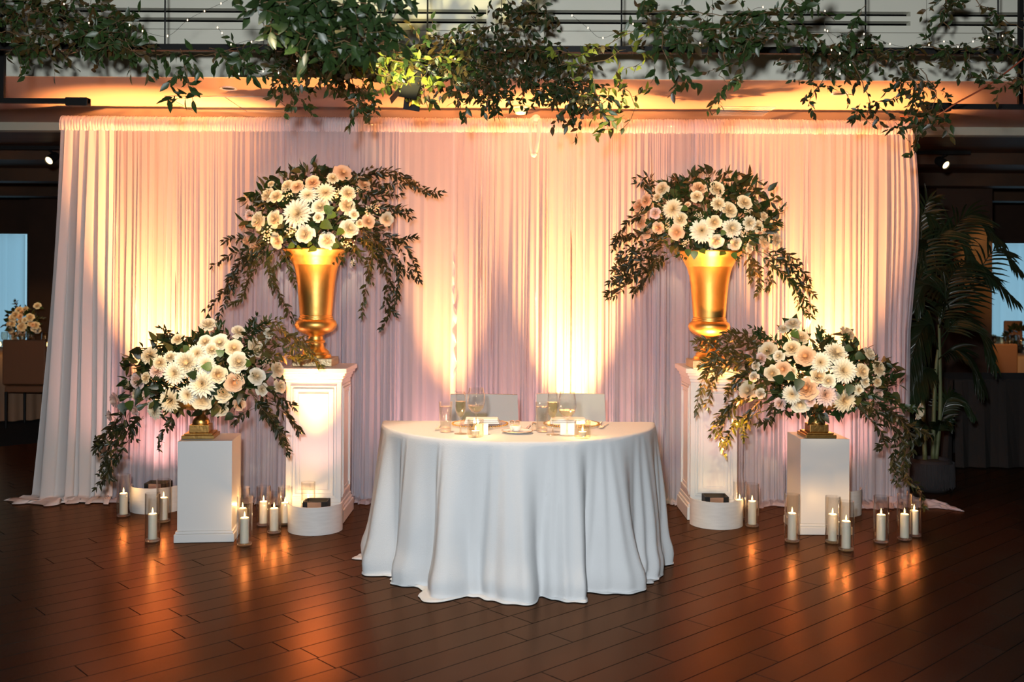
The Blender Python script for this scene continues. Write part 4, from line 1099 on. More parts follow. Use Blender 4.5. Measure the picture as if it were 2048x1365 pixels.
for (x, lab) in ((-.44, 'black uplight on the floor behind the left chair'), (.40, 'black uplight on the floor behind the right chair')):
    t2 = thing('uplight', (x, 6.62, 0), lab, 'light'); y1 = 6.62
    MB().box(x - .075, x + .075, y1 - .06, y1 + .06, .03, .155).build('housing', M['black'], t2, bevel=.006)
    MB().box(x - .062, x + .062, y1 - .048, y1 + .048, .1555, .158).build('lens', M['uplens'], t2)
    MB().box(x - .085, x - .0755, y1 - .02, y1 + .02, .001, .12).box(x + .0755, x + .085, y1 - .02, y1 + .02, .001, .12).box(x - .085, x + .085, y1 - .02, y1 + .02, .001, .01).build('bracket', M['black'], t2)

# ------------------------------------------------------------------ candles in glass cylinders
def cylinder_proto(h, ch, r=.044):
    t = bpy.data.objects.new('candle_cylinder', None); C.objects.link(t)
    g = MB().lathe([(r * .9, .001), (r, .006), (r, h), (r - .0025, h), (r - .0025, .016), (.001, .014)], 32, None, True, False).build('glass_cylinder', M['glass'], None, smooth=True); g.parent = t
    b = MB().lathe([(r * .92, .0015), (r * .98, .005), (r * .98, .010), (r * .9, .013)], 32).build('glass_base', M['cryst'], None, smooth=True); b.parent = t
    c = MB().lathe([(.0255, .015), (.0258, .02), (.0255, ch - .004), (.022, ch), (.014, ch - .002), (.010, ch - .006), (.001, ch - .007)], 28).build('candle', M['wax'], None, auto=True); c.parent = t
    w = MB().tube([(0, 0, ch - .008), (.001, 0, ch + .006)], .0009, 5).build('wick', M['wick'], None); w.parent = c
    f = MB().lathe([(.001, ch + .002), (.0045, ch + .008), (.0052, ch + .013), (.0035, ch + .023), (.0015, ch + .031), (.0004, ch + .036)], 10).build('flame', M['flame'], None, smooth=True); f.parent = c
    return t
fl_light = bpy.data.lights.new('candle_flame_lamp', 'POINT'); fl_light.energy = 1.1; fl_light.color = (1, .55, .2); fl_light.shadow_soft_size = .008
CAND = [(247, 1033, .272, .150, 'lit pillar candle in tall glass, leftmost of all, beside the left light shield'),
        (327, 1044, .270, .155, 'pillar candle in glass, nearest the low left pedestal on its left side'),
        (305, 1083, .283, .162, 'pillar candle in glass, frontmost of three left of the low left pedestal'),
        (489, 1091, .283, .160, 'lit candle in tall glass, front one at the right corner of the low left pedestal'),
        (485, 1066, .275, .150, 'lit candle in tall glass, half hidden by the one at the low left pedestal corner'),
        (527, 1051, .245, .150, 'lit pillar candle in tall glass, behind left between low pedestal and left column'),
        (548, 1066, .245, .150, 'lit pillar candle in tall glass, just left of the shield at the left column'),
        (570, 1050, .240, .140, 'lit pillar candle in tall glass, partly behind the left edge of the column shield'),
        (616, 1050, .270, .160, 'lit pillar candle in tall glass, between the left column and its round shield'),
        (1479, 1040, .250, .130, 'lit pillar candle in tall glass, between the right column and its round shield'),
        (1504, 1053, .270, .160, 'lit pillar candle in tall glass, just right of the shield at the right column'),
        (1584, 1084, .283, .170, 'lit pillar candle in tall glass, at the left corner of the low right pedestal'),
        (1665, 1086, .275, .170, 'lit pillar candle in tall glass, rear one of the pair before the low right pedestal'),
        (1692, 1101, .283, .168, 'lit pillar candle in tall glass, frontmost of the whole right side'),
        (1762, 1085, .275, .165, 'lit pillar candle in tall glass, alone between the low right pedestal and the right pair'),
        (1809, 1080, .275, .155, 'lit pillar candle in tall glass, front one of the rightmost pair'),
        (1828, 1073, .275, .158, 'lit pillar candle in tall glass, rightmost of all, half behind its neighbour')]
protos = {}
for (px, py, h, ch, lab) in CAND:
    q = G(px, py)
    if (h, ch) not in protos:
        o = cylinder_proto(h, ch); protos[(h, ch)] = o
    else:
        o = copy_tree(protos[(h, ch)])
    o.location = (q.x, q.y, 0)
    tag(o, lab, 'candle', 'pillar candles in glass cylinders on the floor')
    lo = bpy.data.objects.new('candle_flame_lamp', fl_light); C.objects.link(lo); lo.location = (q.x, q.y, ch + .024)

# ------------------------------------------------------------------ chairs
def chair(px0, px1, ytop, label):
    d = 6.12
    a = W(px0, ytop, d); b = W(px1, ytop, d); w = b.x - a.x; cx = (a.x + b.x) / 2; zt = (a.z + b.z) / 2
    t = thing('dining_chair', (cx, d - .2, 0), label, 'chair', 'grey chairs behind the sweetheart table')
    P0 = MB()
    n = 8
    def row(y, z, w_, c): return [(cx - w_ / 2 + w_ * i / n, y + c * (1 - ((i / n) * 2 - 1) ** 2), z) for i in range(n + 1)]
    front = [row(d - .04, .42, w * 1.02, .015), row(d - .02, .6, w * 1.02, .02), row(d, zt, w * .97, .025)]
    back = [row(d + .0, .42, w * 1.02, .015), row(d + .015, .6, w * 1.02, .02), row(d + .03, zt, w * .97, .025)]
    m = MB(); g = front; 
    m.grid(front); m.grid([r[::-1] for r in back])
    m.grid([front[-1], back[-1]]); m.grid([back[0], front[0]])
    m.grid([[r[0] for r in back], [r[0] for r in front]]); m.grid([[r[-1] for r in front], [r[-1] for r in back]])
    m.build('backrest', M['chair'], t, auto=True)
    MB().box(cx - w / 2, cx + w / 2, d - .37, d - .045, .40, .47).build('seat', M['chair'], t, bevel=.012)
    for sx in (-1, 1):
        for yy in (d - .34, d - .03):
            MB().lathe([(.014, .001), (.018, .40)], 12, Matrix.Translation((cx + sx * (w / 2 - .03), yy, 0))).build('leg', M['black'], t, auto=True)
chair(899, 1037, 790, 'grey upholstered chair behind the left place setting')
chair(1071, 1211, 789, 'grey upholstered chair behind the right place setting')

# ------------------------------------------------------------------ sweetheart table and cloth
TX, TYB, TR, TH = .040, 5.58, .752, .752
t = thing('half_round_table', (TX, 5.25, 0), 'half-round banquet table hidden under the white linen cloth', 'table')
n = 40
pts = [(TX + (TR - .012) * math.cos(PI + PI * i / n), TYB - .012 + (TR - .012) * math.sin(PI + PI * i / n)) for i in range(n + 1)]
m = MB(); m.raw([(x, y, z) for z in (TH - .03, TH - .006) for x, y in pts], [tuple(range(n + 1))[::-1], tuple(range(n + 1, 2 * n + 2))] + [(i, (i + 1) % (n + 1), n + 1 + (i + 1) % (n + 1), n + 1 + i) for i in range(n + 1)])
m.build('tabletop', M['stem'], t)
for (x, y) in ((-.55, 5.45), (.6, 5.45), (-.22, 5.02), (.29, 5.02)):
    MB().lathe([(.016, .001), (.016, TH - .03)], 12, Matrix.Translation((x, y, 0))).build('leg', M['black'], t, auto=True)

def tablecloth():
    rr = random.Random(5)
    # outline: front arc from the left back corner round to the right back corner, then the straight back
    pts = []; nrm = []
    NA = 620; NB = 200; NC = 46
    cr = .05
    def add(x, y, nx, ny): pts.append((x, y)); nrm.append((nx, ny))
    for i in range(NA + 1):
        a = PI + PI * i / NA
        add(TX + TR * math.cos(a), TYB + TR * math.sin(a), math.cos(a), math.sin(a))
    for i in range(1, NC):
        a = (PI / 2) * i / NC
        add(TX + TR, TYB, math.cos(a), math.sin(a))
    for i in range(NB + 1):
        add(TX + TR - 2 * TR * i / NB, TYB, 0, 1)
    for i in range(1, NC):
        a = PI / 2 + (PI / 2) * i / NC
        add(TX - TR, TYB, math.cos(a), math.sin(a))
    n = len(pts)
    P = np.array(pts); Nn = np.array(nrm)
    # arc length incl. what the flared hem spans
    hem = P + Nn * .1
    seg = np.linalg.norm(np.roll(hem, -1, 0) - hem, axis=1); s = np.concatenate([[0], np.cumsum(seg)[:-1]]); tot = seg.sum()
    # fold field: irregular folds, defined by knots round the outline
    K = 28
    ks = np.sort(np.array([(k + rr.uniform(-.28, .28)) / K for k in range(K)])) * tot
    kh = np.array([(1 if k % 2 == 0 else -1) * rr.uniform(.45, 1.25) for k in range(K)])
    ks = np.concatenate([ks, [ks[0] + tot]]); kh = np.concatenate([kh, [kh[0]]])
    fold = np.zeros(n); fold2 = np.zeros(n)
    for i in range(n):
        q = s[i] if s[i] >= ks[0] else s[i] + tot
        j = min(np.searchsorted(ks, q, side='right') - 1, K - 1)
        f = (q - ks[j]) / (ks[j + 1] - ks[j]); f = .5 - .5 * math.cos(PI * f)
        fold[i] = kh[j] * (1 - f) + kh[j + 1] * f
    for i in range(n):
        fold2[i] = noise.noise(Vector((s[i] * 9.0, 3.3, 0)))
    rows = []
    # the top, from inside outwards
    ctr = np.array([TX, TYB - .25])
    for f in (0.001, .3, .6, .85, .95, .985):
        Q = ctr + (P - ctr) * f
        z = TH + .0015 * np.array([noise.noise(Vector((q[0] * 6, q[1] * 6, 1))) for q in Q]) * f
        rows.append(np.column_stack([Q, z]))
    rows.append(np.column_stack([P + Nn * .001, np.full(n, TH - .001)]))
    rows.append(np.column_stack([P + Nn * .007, np.full(n, TH - .006)]))
    ts = [.02, .045, .08, .13, .19, .26, .34, .42, .50, .58, .66, .74, .81, .87, .92, .96, .985]
    J = len(ts)
    tang = np.roll(P, -3, 0) - np.roll(P, 3, 0)
    tang = np.column_stack([-Nn[:, 1], Nn[:, 0]])
    for t_ in ts:
        A = .066 * t_ ** 1.0
        drift = np.array([noise.noise(Vector((q * 4.0, t_ * 1.6, 9))) for q in s]) * .045 * t_
        o = .010 + .052 * t_ ** .9 + A * fold + (.022 * fold2 + .008 * np.sin(s * 60 + 3 * fold)) * t_ ** .8 + drift * .6
        side = .028 * t_ * np.roll(fold, 8) + drift
        # folds swell just above the floor
        o = o + .018 * math.exp(-((t_ - .9) / .08) ** 2)
        Q = P + Nn * o[:, None] + tang * side[:, None]
        rows.append(np.column_stack([Q, np.full(n, (TH - .006) * (1 - t_))]))
    last = rows[-1]
    nz = np.array([noise.noise(Vector((q * 5.0, 1.1, 4))) for q in s]); nz3 = np.array([noise.noise(Vector((q * 24.0, 2.1, 8))) for q in s])
    ext = np.clip(.022 + .11 * nz - .01 * fold, .003, .12)
    for k, (f, z) in enumerate([(.15, .006), (.5, .012), (.85, .010), (1.0, .004)]):
        Q = last[:, :2] + Nn * (ext * f + .006 * nz3 * (k >= 2))[:, None]
        rows.append(np.column_stack([Q, np.maximum(.003, z + .008 * nz3 * (k < 3))]))
    V = np.concatenate(rows)
    mb = MB(); mb.v = [tuple(p) for p in V.tolist()]; mb.n = len(mb.v)
    mb.f = [(j * n + i, (j + 1) * n + i, (j + 1) * n + (i + 1) % n, j * n + (i + 1) % n) for j in range(len(rows) - 1) for i in range(n)]
    o = mb.build('tablecloth', M['linen'], None, smooth=True)
    tag(o, 'pale linen cloth draped over the half-round table and pooling on the floor', 'tablecloth')
tablecloth()

# ------------------------------------------------------------------ things on the table
TZ = TH + .002
def tp(px, py): return G(px, py, TZ)

def water_glass(px, py, lab):
    q = tp(px, py); t = thing('water_glass', (q.x, q.y, TZ), lab, 'glass', 'water glasses on the table'); T = Matrix.Translation((q.x, q.y, TZ))
    MB().lathe([(.026, .0), (.028, .004), (.035, .155), (.0325, .155), (.0255, .022), (.001, .02)], 32, T, True, False).build('tumbler', M['glass'], t, smooth=True)
    MB().lathe([(.026, .001), (.027, .006), (.0275, .018), (.02, .0195)], 24, T).build('thick_base', M['cryst'], t, auto=True)
    MB().lathe([(.0252, .023), (.0312, .130), (.001, .1302)], 32, T, True, False).build('water', M['water'], t, auto=True)
def flute(px, py, lab):
    q = tp(px, py); t = thing('champagne_flute', (q.x, q.y, TZ), lab, 'glass', 'champagne flutes on the table'); T = Matrix.Translation((q.x, q.y, TZ))
    MB().lathe([(.032, .0), (.032, .002), (.010, .005), (.004, .010), (.0035, .070), (.006, .078)], 28, T, True, False).build('stem', M['cryst'], t, smooth=True)
    MB().lathe([(.006, .078), (.015, .090), (.024, .110), (.0275, .135), (.0265, .17), (.0235, .215), (.0222, .215), (.025, .17), (.026, .135), (.0225, .111), (.013, .092), (.001, .083)], 28, T, False, False).build('bowl', M['glass'], t, smooth=True)
    MB().lathe([(.002, .084), (.0125, .093), (.022, .112), (.0255, .135), (.0250, .165), (.001, .1652)], 28, T, True, False).build('champagne', M['champ'], t, auto=True)
def wine(px, py, lab):
    q = tp(px, py); t = thing('wine_glass', (q.x, q.y, TZ), lab, 'glass', 'wine glasses on the table'); T = Matrix.Translation((q.x, q.y, TZ))
    MB().lathe([(.036, .0), (.036, .002), (.010, .005), (.004, .010), (.0035, .078), (.007, .086)], 28, T, True, False).build('stem', M['cryst'], t, smooth=True)
    MB().lathe([(.007, .086), (.025, .095), (.040, .115), (.047, .142), (.046, .172), (.037, .22), (.0355, .22), (.0445, .172), (.0455, .142), (.0385, .117), (.024, .098), (.001, .092)], 32, T, False, False).build('bowl', M['glass'], t, smooth=True)
    MB().lathe([(.002, .093), (.0235, .099), (.038, .118), (.0415, .127), (.001, .1272)], 32, T, True, False).build('wine', M['wine'], t, auto=True)
def votive(px, py, lab):
    q = tp(px, py); t = thing('votive_candle', (q.x, q.y, TZ), lab, 'candle', 'crackle glass votives on the table'); T = Matrix.Translation((q.x, q.y, TZ))
    V = []; prof = [(.036, 0), (.040, .004), (.041, .02), (.0405, .05), (.041, .078), (.041, .086), (.037, .086), (.0365, .01), (.001, .008)]
    mb = MB(); mb.lathe(prof, 40, T, True, False)
    mb.v = [(x + .0012 * (noise.noise(Vector((x * 130, y * 130, z * 130)))) * 2, y + .0012 * (noise.noise(Vector((x * 130, z * 130, y * 130)))) * 2, z) for x, y, z in mb.v]
    mb.build('crackle_glass', M['cryst'], t)
    MB().lathe([(.019, .010), (.019, .030), (.001, .029)], 20, T, True, False).build('tealight', M['wax'], t, auto=True)
    MB().lathe([(.001, .031), (.005, .037), (.004, .047), (.0004, .058)], 8, T).build('flame', M['flame'], t, smooth=True)
    lo = bpy.data.objects.new('votive_flame_lamp', fl_light); C.objects.link(lo); lo.location = (q.x, q.y, TZ + .066)
def charger(px, py, lab):
    q = tp(px, py); t = thing('charger_plate', (q.x, q.y, TZ), lab, 'plate', 'beaded glass chargers'); T = Matrix.Translation((q.x, q.y, TZ))
    MB().lathe([(.09, .0005), (.10, .002), (.145, .009), (.147, .011), (.142, .0115), (.10, .005), (.001, .004)], 48, T, True, False).build('glass_plate', M['cryst'], t, smooth=True)
    m = MB()
    for i in range(70):
        a = 2 * PI * i / 70
        m.lathe([(.0005, -.0042), (.0035, -.002), (.0035, .002), (.0005, .0042)], 6, Matrix.Translation((q.x + .150 * math.cos(a), q.y + .150 * math.sin(a), TZ + .010)), False, False)
    tag(m.build('gold_beads', M['gold'], t, smooth=True), kind='stuff')
    return q
def napkin(q, w, lab, rot=0):
    t = thing('folded_napkin', (q.x, q.y, TZ + .012), lab, 'napkin', 'folded napkins on the chargers')
    for k in range(3):
        z0 = TZ + .012 + k * .009
        o = MB().box(-w / 2 + .003 * k, w / 2 - .004 * k, -.05, .05, z0 - t.location.z, z0 + .0085 - t.location.z).build('fold', M['napkin'], None, bevel=.004)
        o.parent = t
    t.rotation_euler = (0, 0, rot)
water_glass(891, 864, 'water tumbler at the left end of the place settings')
water_glass(1084, 864, 'water tumbler left of the right champagne flute')
flute(921, 868, 'full champagne flute at the left place setting')
flute(1105, 870, 'full champagne flute at the right place setting')
wine(952, 860, 'white wine glass behind the left votive')
wine(1134, 871, 'white wine glass right of the right champagne flute')
votive(951, 874, 'lit crackle-glass votive in front of the left wine glass')
votive(1165, 876, 'lit crackle-glass votive at the right end of the table setting')
c1 = charger(960, 851, 'round clear charger with a gold beaded rim at the left seat')
c2 = charger(1143, 851, 'round clear charger with a gold beaded rim at the right seat')
napkin(Vector((W(963, 850, 5.3).x, c1.y, 0)), .19, 'white folded napkin on the left charger')
napkin(Vector((W(1139, 850, 5.3).x, c2.y, 0)), .20, 'white folded napkin on the right charger')
# bread and butter plate, butter bowl, knives
q = tp(1034, 866); t = thing('side_plate', (q.x, q.y, TZ), 'small white plate in the middle of the table front', 'plate'); T = Matrix.Translation((q.x, q.y, TZ))
MB().lathe([(.045, .001), (.05, .003), (.078, .010), (.080, .013), (.076, .012), (.045, .006), (.001, .006)], 40, T, True, False).build('plate', M['china'], t, smooth=True)
MB().lathe([(.0795, .0115), (.0815, .0125), (.0795, .0135)], 40, T, False, False).build('gold_rim', M['gold'], t, smooth=True)
q2 = q + Vector((-.008, .01, 0)); t = thing('butter_bowl', (q2.x, q2.y, TZ + .008), 'small white bowl of butter on the little plate', 'bowl'); T = Matrix.Translation((q2.x, q2.y, TZ + .008))
MB().lathe([(.018, 0), (.026, .006), (.032, .026), (.0325, .028), (.030, .028), (.024, .010), (.001, .008)], 32, T, True, False).build('ramekin', M['china'], t, smooth=True)
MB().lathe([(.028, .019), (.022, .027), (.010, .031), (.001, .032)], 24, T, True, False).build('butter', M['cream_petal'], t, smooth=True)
def knife(px, py, z, ang, lab, L=.17):
    q = tp(px, py); t = thing('butter_knife', (q.x, q.y, TZ + z), lab, 'cutlery')
    D = Matrix.Translation((q.x, q.y, TZ + z)) @ Matrix.Rotation(ang, 4, 'Z')
    MB().box(0, L * .5, -.006, .006, 0, .004, D).build('handle', M['silver'], t, bevel=.0015)
    m = MB().raw([D @ Vector(p) for p in [(L * .5, -.005, .001), (L * .9, -.009, .001), (L, 0, .001), (L * .5, .005, .001), (L * .5, -.005, .0025), (L * .9, -.009, .0025), (L, 0, .0025), (L * .5, .005, .0025)]],
                 [(0, 3, 2, 1), (4, 5, 6, 7), (0, 1, 5, 4), (1, 2, 6, 5), (2, 3, 7, 6), (3, 0, 4, 7)])
    m.build('blade', M['silver'], t)
knife(1017, 870, .014, 1.2, 'silver butter knife leaning on the left of the little plate', .13)
knife(1052, 861, .001, 1.45, 'silver dinner knife lying behind the little plate', .2)
def fork(px, py, ang, lab):
    q = tp(px, py); t = thing('fork', (q.x, q.y, TZ), lab, 'cutlery', 'forks at the right seat')
    D = Matrix.Translation((q.x, q.y, TZ + .001)) @ Matrix.Rotation(ang, 4, 'Z')
    MB().box(-.11, .03, -.0035, .0035, .002, .005, D).build('handle', M['silver'], t, bevel=.001)
    m = MB().box(.03, .045, -.011, .011, .003, .005, D)
    for k in range(4): m.box(.045, .085, -.011 + k * .0063, -.008 + k * .0063, .003, .005, D)
    m.build('tines', M['silver'], t)
fork(1207, 854, -1.9, 'silver fork at the right seat, outer one')
fork(1199, 851, -1.75, 'silver fork at the right seat, next to the charger')
fork(877, 857, -1.6, 'silver fork left of the left water tumbler')
for (a, b, py, h, lab) in [(967, 976, 870, .052, 'small folded white card beside the left votive'), (1121, 1149, 871, .056, 'white folded place card behind the right wine glass')]:
    p = tp(a, py); q = tp(b, py)
    m = MB()
    w = q.x - p.x if b - a > 12 else .06
    x0 = p.x if b - a > 12 else q.x - .06
    m.raw([(x0, p.y + .0, TZ), (x0 + w, p.y, TZ), (x0 + w, p.y + .022, TZ + h), (x0, p.y + .022, TZ + h), (x0, p.y + .044, TZ), (x0 + w, p.y + .044, TZ),
           (x0, p.y + .002, TZ), (x0 + w, p.y + .002, TZ), (x0 + w, p.y + .022, TZ + h - .003), (x0, p.y + .022, TZ + h - .003), (x0, p.y + .042, TZ), (x0 + w, p.y + .042, TZ)],
          [(0, 1, 2, 3), (3, 2, 5, 4), (6, 9, 8, 7), (9, 10, 11, 8), (0, 3, 9, 6), (3, 4, 10, 9), (1, 7, 8, 2), (2, 8, 11, 5)])
    tag(m.build('place_card', M['card']), lab, 'card')
def shaker(px, py, lab):
    q = tp(px, py); t = thing('salt_shaker', (q.x, q.y, TZ), lab, 'shaker'); T = Matrix.Translation((q.x, q.y, TZ))
    MB().lathe([(.012, .001), (.013, .004), (.012, .026), (.010, .030)], 18, T).build('jar', M['cryst'], t, auto=True)
    MB().lathe([(.0125, .030), (.0125, .037), (.008, .041), (.001, .042)], 18, T).build('cap', M['silver'], t, auto=True)
shaker(1024, 857, 'tiny glass salt shaker behind the butter bowl, left one')
shaker(1035, 857, 'tiny glass pepper shaker behind the butter bowl, right one')
shaker(1068, 861, 'tiny glass shaker left of the right water tumbler')

# ------------------------------------------------------------------ potted palm at the right
pd = 7.45
pc = W(1862, 966, pd)
t = thing('potted_palm', (pc.x, pd, 0), 'dark green areca palm in a fringed grey basket at the right end of the drapes', 'plant')
zt = W(1862, 918, pd).z
T = Matrix.Translation((pc.x, pd, 0))
rp = .155
m = MB(); m.lathe([(rp * .72, .001), (rp * .9, .03), (rp * 1.0, .10), (rp * 1.0, zt - .05), (rp * .92, zt), (rp * .86, zt), (rp * .86, zt - .03)], 40, T, True, False)
pot = m.build('basket', M['pot'], t, smooth=True)
m = MB()
for row_z, L in ((zt * .62, .11), (zt - .02, .12)):
    for i in range(110):
        a = 2 * PI * i / 110 + row_z; x = pc.x + (rp + .006) * math.cos(a); y = pd + (rp + .006) * math.sin(a)
        m.tube([(x, y, row_z), (x + .006 * math.cos(a), y + .006 * math.sin(a), max(.006, row_z - L * R.uniform(.8, 1.1)))], .0028, 4)
tag(m.build('fringe', M['pot'], pot), kind='stuff')
MB().lathe([(rp * .84, zt - .028), (rp * .5, zt - .015), (.001, zt - .012)], 24, T, True, False).build('bark_mulch', M['soil'], t)
for pts in ([(1866, 918), (1868, 820), (1872, 740), (1876, 700)], [(1872, 918), (1880, 830), (1880, 740), (1878, 650)], [(1850, 920), (1846, 800), (1840, 700), (1838, 620)]):
    P = smooth_path([W(x, y, pd) for x, y in pts], 24)
    MB().tube(P, .017, 10, .010).build('trunk', M['palmtrunk'], t, smooth=True)


def frond(pts, dep, L, parent, seed, n=34, m='palm', droop=.5):
    rr = random.Random(seed)
    P = smooth_path([W(x, y, dep + dz) for (x, y, dz) in pts], n)
    mb = MB().tube(P, .006, 5, .0015)
    for i in range(4, n + 1):
        f = i / n
        d = (P[min(i + 1, n)] - P[i - 1]).normalized()
        side = d.cross(Vector((0, -.6, 1))).normalized()
        ll = L * (math.sin(PI * min(1, .18 + f * .72)) ** .7) * rr.uniform(.85, 1.1)
        for sgn in (-1, 1):
            dr = (d * .75 + side * sgn * (.75 - .4 * f) + Vector((0, rr.uniform(-.2, .2), 0))).normalized()
            q = [P[i]]; dd = dr.copy()
            for j in range(4):
                dd = (dd + Vector((0, 0, -droop * .42))).normalized(); q.append(q[-1] + dd * ll / 4)
            ws = [.004, .0085, .009, .0065, .0005]
            up = Vector((0, -1, .4)); row = []
            for j, c in enumerate(q):
                s_ = (q[min(j + 1, 4)] - q[max(j - 1, 0)]).cross(up).normalized() * ws[j]
                row.append([c - s_, c + Vector((0, .002, 0)), c + s_])
            mb.grid(row)
    return mb.build('frond', M[m], parent, smooth=True)
FR = [([(1876, 700, 0), (1860, 650, -.1), (1835, 680, -.2), (1812, 760, -.25)], .30), ([(1878, 660, 0), (1890, 600, -.1), (1850, 570, -.2), (1830, 620, -.25)], .22),
      ([(1878, 655, 0), (1900, 560, 0), (1940, 520, .1), (1985, 560, .1)], .26), ([(1876, 690, 0), (1910, 600, .1), (1960, 540, .2), (2030, 600, .2)], .26),
      ([(1878, 680, 0), (1920, 640, 0), (1960, 660, 0), (1990, 730, 0)], .26), ([(1876, 720, 0), (1905, 700, -.1), (1940, 720, -.1), (1965, 780, -.1)], .22),
      ([(1878, 650, 0), (1890, 500, .1), (1940, 430, .1), (2000, 480, .1)], .28), ([(1878, 650, 0), (1870, 520, .1), (1850, 480, .1), (1832, 540, .1)], .24),
      ([(1840, 620, 0), (1845, 520, .1), (1900, 460, .1), (1950, 520, .1)], .26), ([(1838, 620, 0), (1835, 560, 0), (1815, 560, -.1), (1800, 620, -.1)], .16),
      ([(1872, 740, 0), (1850, 740, -.15), (1825, 780, -.25), (1812, 840, -.25)], .22), ([(1880, 850, 0), (1895, 800, 0), (1920, 800, 0), (1945, 830, 0)], .16),
      ([(1872, 870, 0), (1885, 840, -.1), (1900, 850, -.1)], .12), ([(1870, 880, 0), (1850, 850, -.1), (1835, 880, -.1)], .12), ([(1880, 700, 0), (1930, 600, .2), (1990, 500, .3), (2040, 540, .3)], .24)]
for i, (pts, L) in enumerate(FR): frond(pts, pd, L, t, i)
frond([(1838, 620, .1), (1838, 500, .1), (1845, 430, .1), (1865, 440, .05)], pd, .20, t, 77)
frond([(1838, 600, .1), (1842, 480, .1), (1852, 410, .1), (1870, 395, .05)], pd, .16, t, 78, n=20)

# ------------------------------------------------------------------ back room furniture
def back_chair(px0, px1, ytop, ybot, d, lab):
    a = W(px0, ytop, d); b = W(px1, ybot, d); cx = (a.x + b.x) / 2; w = b.x - a.x
    t = thing('banquet_chair', (cx, d, 0), lab, 'chair')
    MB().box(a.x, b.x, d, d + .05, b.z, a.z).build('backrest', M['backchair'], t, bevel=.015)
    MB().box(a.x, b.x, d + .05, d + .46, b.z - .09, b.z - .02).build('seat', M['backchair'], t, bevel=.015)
    for x in (a.x + .03, b.x - .03):
        for y in (d + .03, d + .43):
            MB().lathe([(.014, .001), (.016, b.z - .08)], 8, Matrix.Translation((x, y, 0))).build('leg', M['black'], t)
def back_table(px, d, r, lab, lab2):
    c = W(px, 700, d); T = Matrix.Translation((c.x, d, 0))
    t = thing('banquet_table', (c.x, d, 0), lab, 'table')
    MB().lathe([(r - .02, .71), (r - .02, .735)], 40, T).build('tabletop', M['stem'], t)
    MB().lathe([(.25, .001), (.04, .03), (.04, .71)], 20, T).build('pedestal_leg', M['black'], t)
    P = []; n = 200
    for (rr_, z, a) in [(.01, .742, 0), (r - .01, .742, 0), (r, .735, 0), (r + .01, .70, .006), (r + .03, .4, .025), (r + .04, .02, .04)]:
        P.append([(c.x + (rr_ + a * math.sin(i * 2 * PI / n * 26 + math.sin(i * .15))) * math.cos(2 * PI * i / n), d + (rr_ + a * math.sin(i * 2 * PI / n * 26 + math.sin(i * .15))) * math.sin(2 * PI * i / n), z) for i in range(n + 1)])
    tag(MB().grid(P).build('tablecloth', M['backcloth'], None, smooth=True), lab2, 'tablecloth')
    return c
cL = back_table(30, 11.6, .80, 'round banquet table in the dark room at the left', 'brown floor-length cloth on the round table at the far left')
cR = back_table(2050, 12.0, .68, 'round banquet table in the dark room at the right', 'brown floor-length cloth on the round table at the far right')
back_chair(4, 90, 680, 770, 10.4, 'brown covered chair in the dark room at the far left')
back_chair(1958, 2036, 688, 765, 10.9, 'brown covered chair before the glasses at the far right')
back_chair(1900, 1950, 655, 765, 11.3, 'brown covered chair half hidden by the palm fronds')
back_chair(2010, 2046, 642, 690, 12.72, 'brown covered chair behind the glasses under the right window')
# a yellow centrepiece on the left far table
T_ = TF(0, 600, 1.0)
rr = random.Random(3)
base = (W(44, 690, 11.6).x, 11.6, .745)
fl_E = [(44 + rr.gauss(0, 16), 45 + rr.gauss(0, 14), rr.uniform(5, 8), rr.choice(['rc', 'rw', 'rc', 'fc', 'dp'])) for _ in range(26)] + [(38, 20, 7, 'rc'), (30, 30, 8, 'fc'), (50, 18, 6, 'rc'), (75, 60, 7, 'rc'), (20, 60, 7, 'rc'), (60, 35, 8, 'rc')]
arrangement('yellow-lit flower centrepiece on the round table at the far left', base, T_, 11.6, (44, 645, 34, 28), fl_E, [[(40, 20), (30, 5)], [(60, 40), (80, 35)]], 15, budget=0, nfill=160, deep=.18)
# centre vase under it
m = MB().lathe([(.04, .002), (.06, .05), (.055, .10), (.05, .10), (.05, .01)], 20, Matrix.Translation((base[0], base[1], .742)), True, False)
tag(m.build('flower_vase', M['bronze'], None, smooth=True), 'small vase under the yellow-lit centrepiece at the far left', 'vase')
# glasses on the far tables
gm = MB().lathe([(.034, 0), (.034, .003), (.005, .008), (.004, .09), (.030, .11), (.040, .15), (.034, .20), (.032, .20), (.038, .15), (.028, .112), (.001, .10)], 14).mesh('goblet', M['cryst'], True)
vm = MB().lathe([(.035, 0), (.038, .004), (.038, .07), (.034, .07), (.033, .008), (.001, .006)], 14).mesh('votive', M['cryst'], True)
fm = MB().lathe([(.001, .01), (.012, .02), (.010, .035), (.001, .06)], 8).mesh('votive_flame', M['flame'], True)
for c, cnt, grp, side in ((cR, 22, 'stemmed glasses on the far right table', 'right'), (cL, 8, 'stemmed glasses on the far left table', 'left')):
    for i in range(cnt):
        for _ in range(30):
            a = R.uniform(0, 6.28); q = R.uniform(.2, .62)
            x = c.x + q * math.cos(a); y = c.y + q * math.sin(a)
            px_ = CX + F * x / y
            if (side == 'right' and px_ < 2046) or (side == 'left' and 2 < px_): break
        if side == 'left' and math.hypot(x - base[0], y - base[1]) < .2: continue
        o = bpy.data.objects.new('goblet', gm); C.objects.link(o); o.location = (x, y, .743)
        tag(o, 'empty stemmed glass among many on the round table at the far ' + side, 'glass', grp)
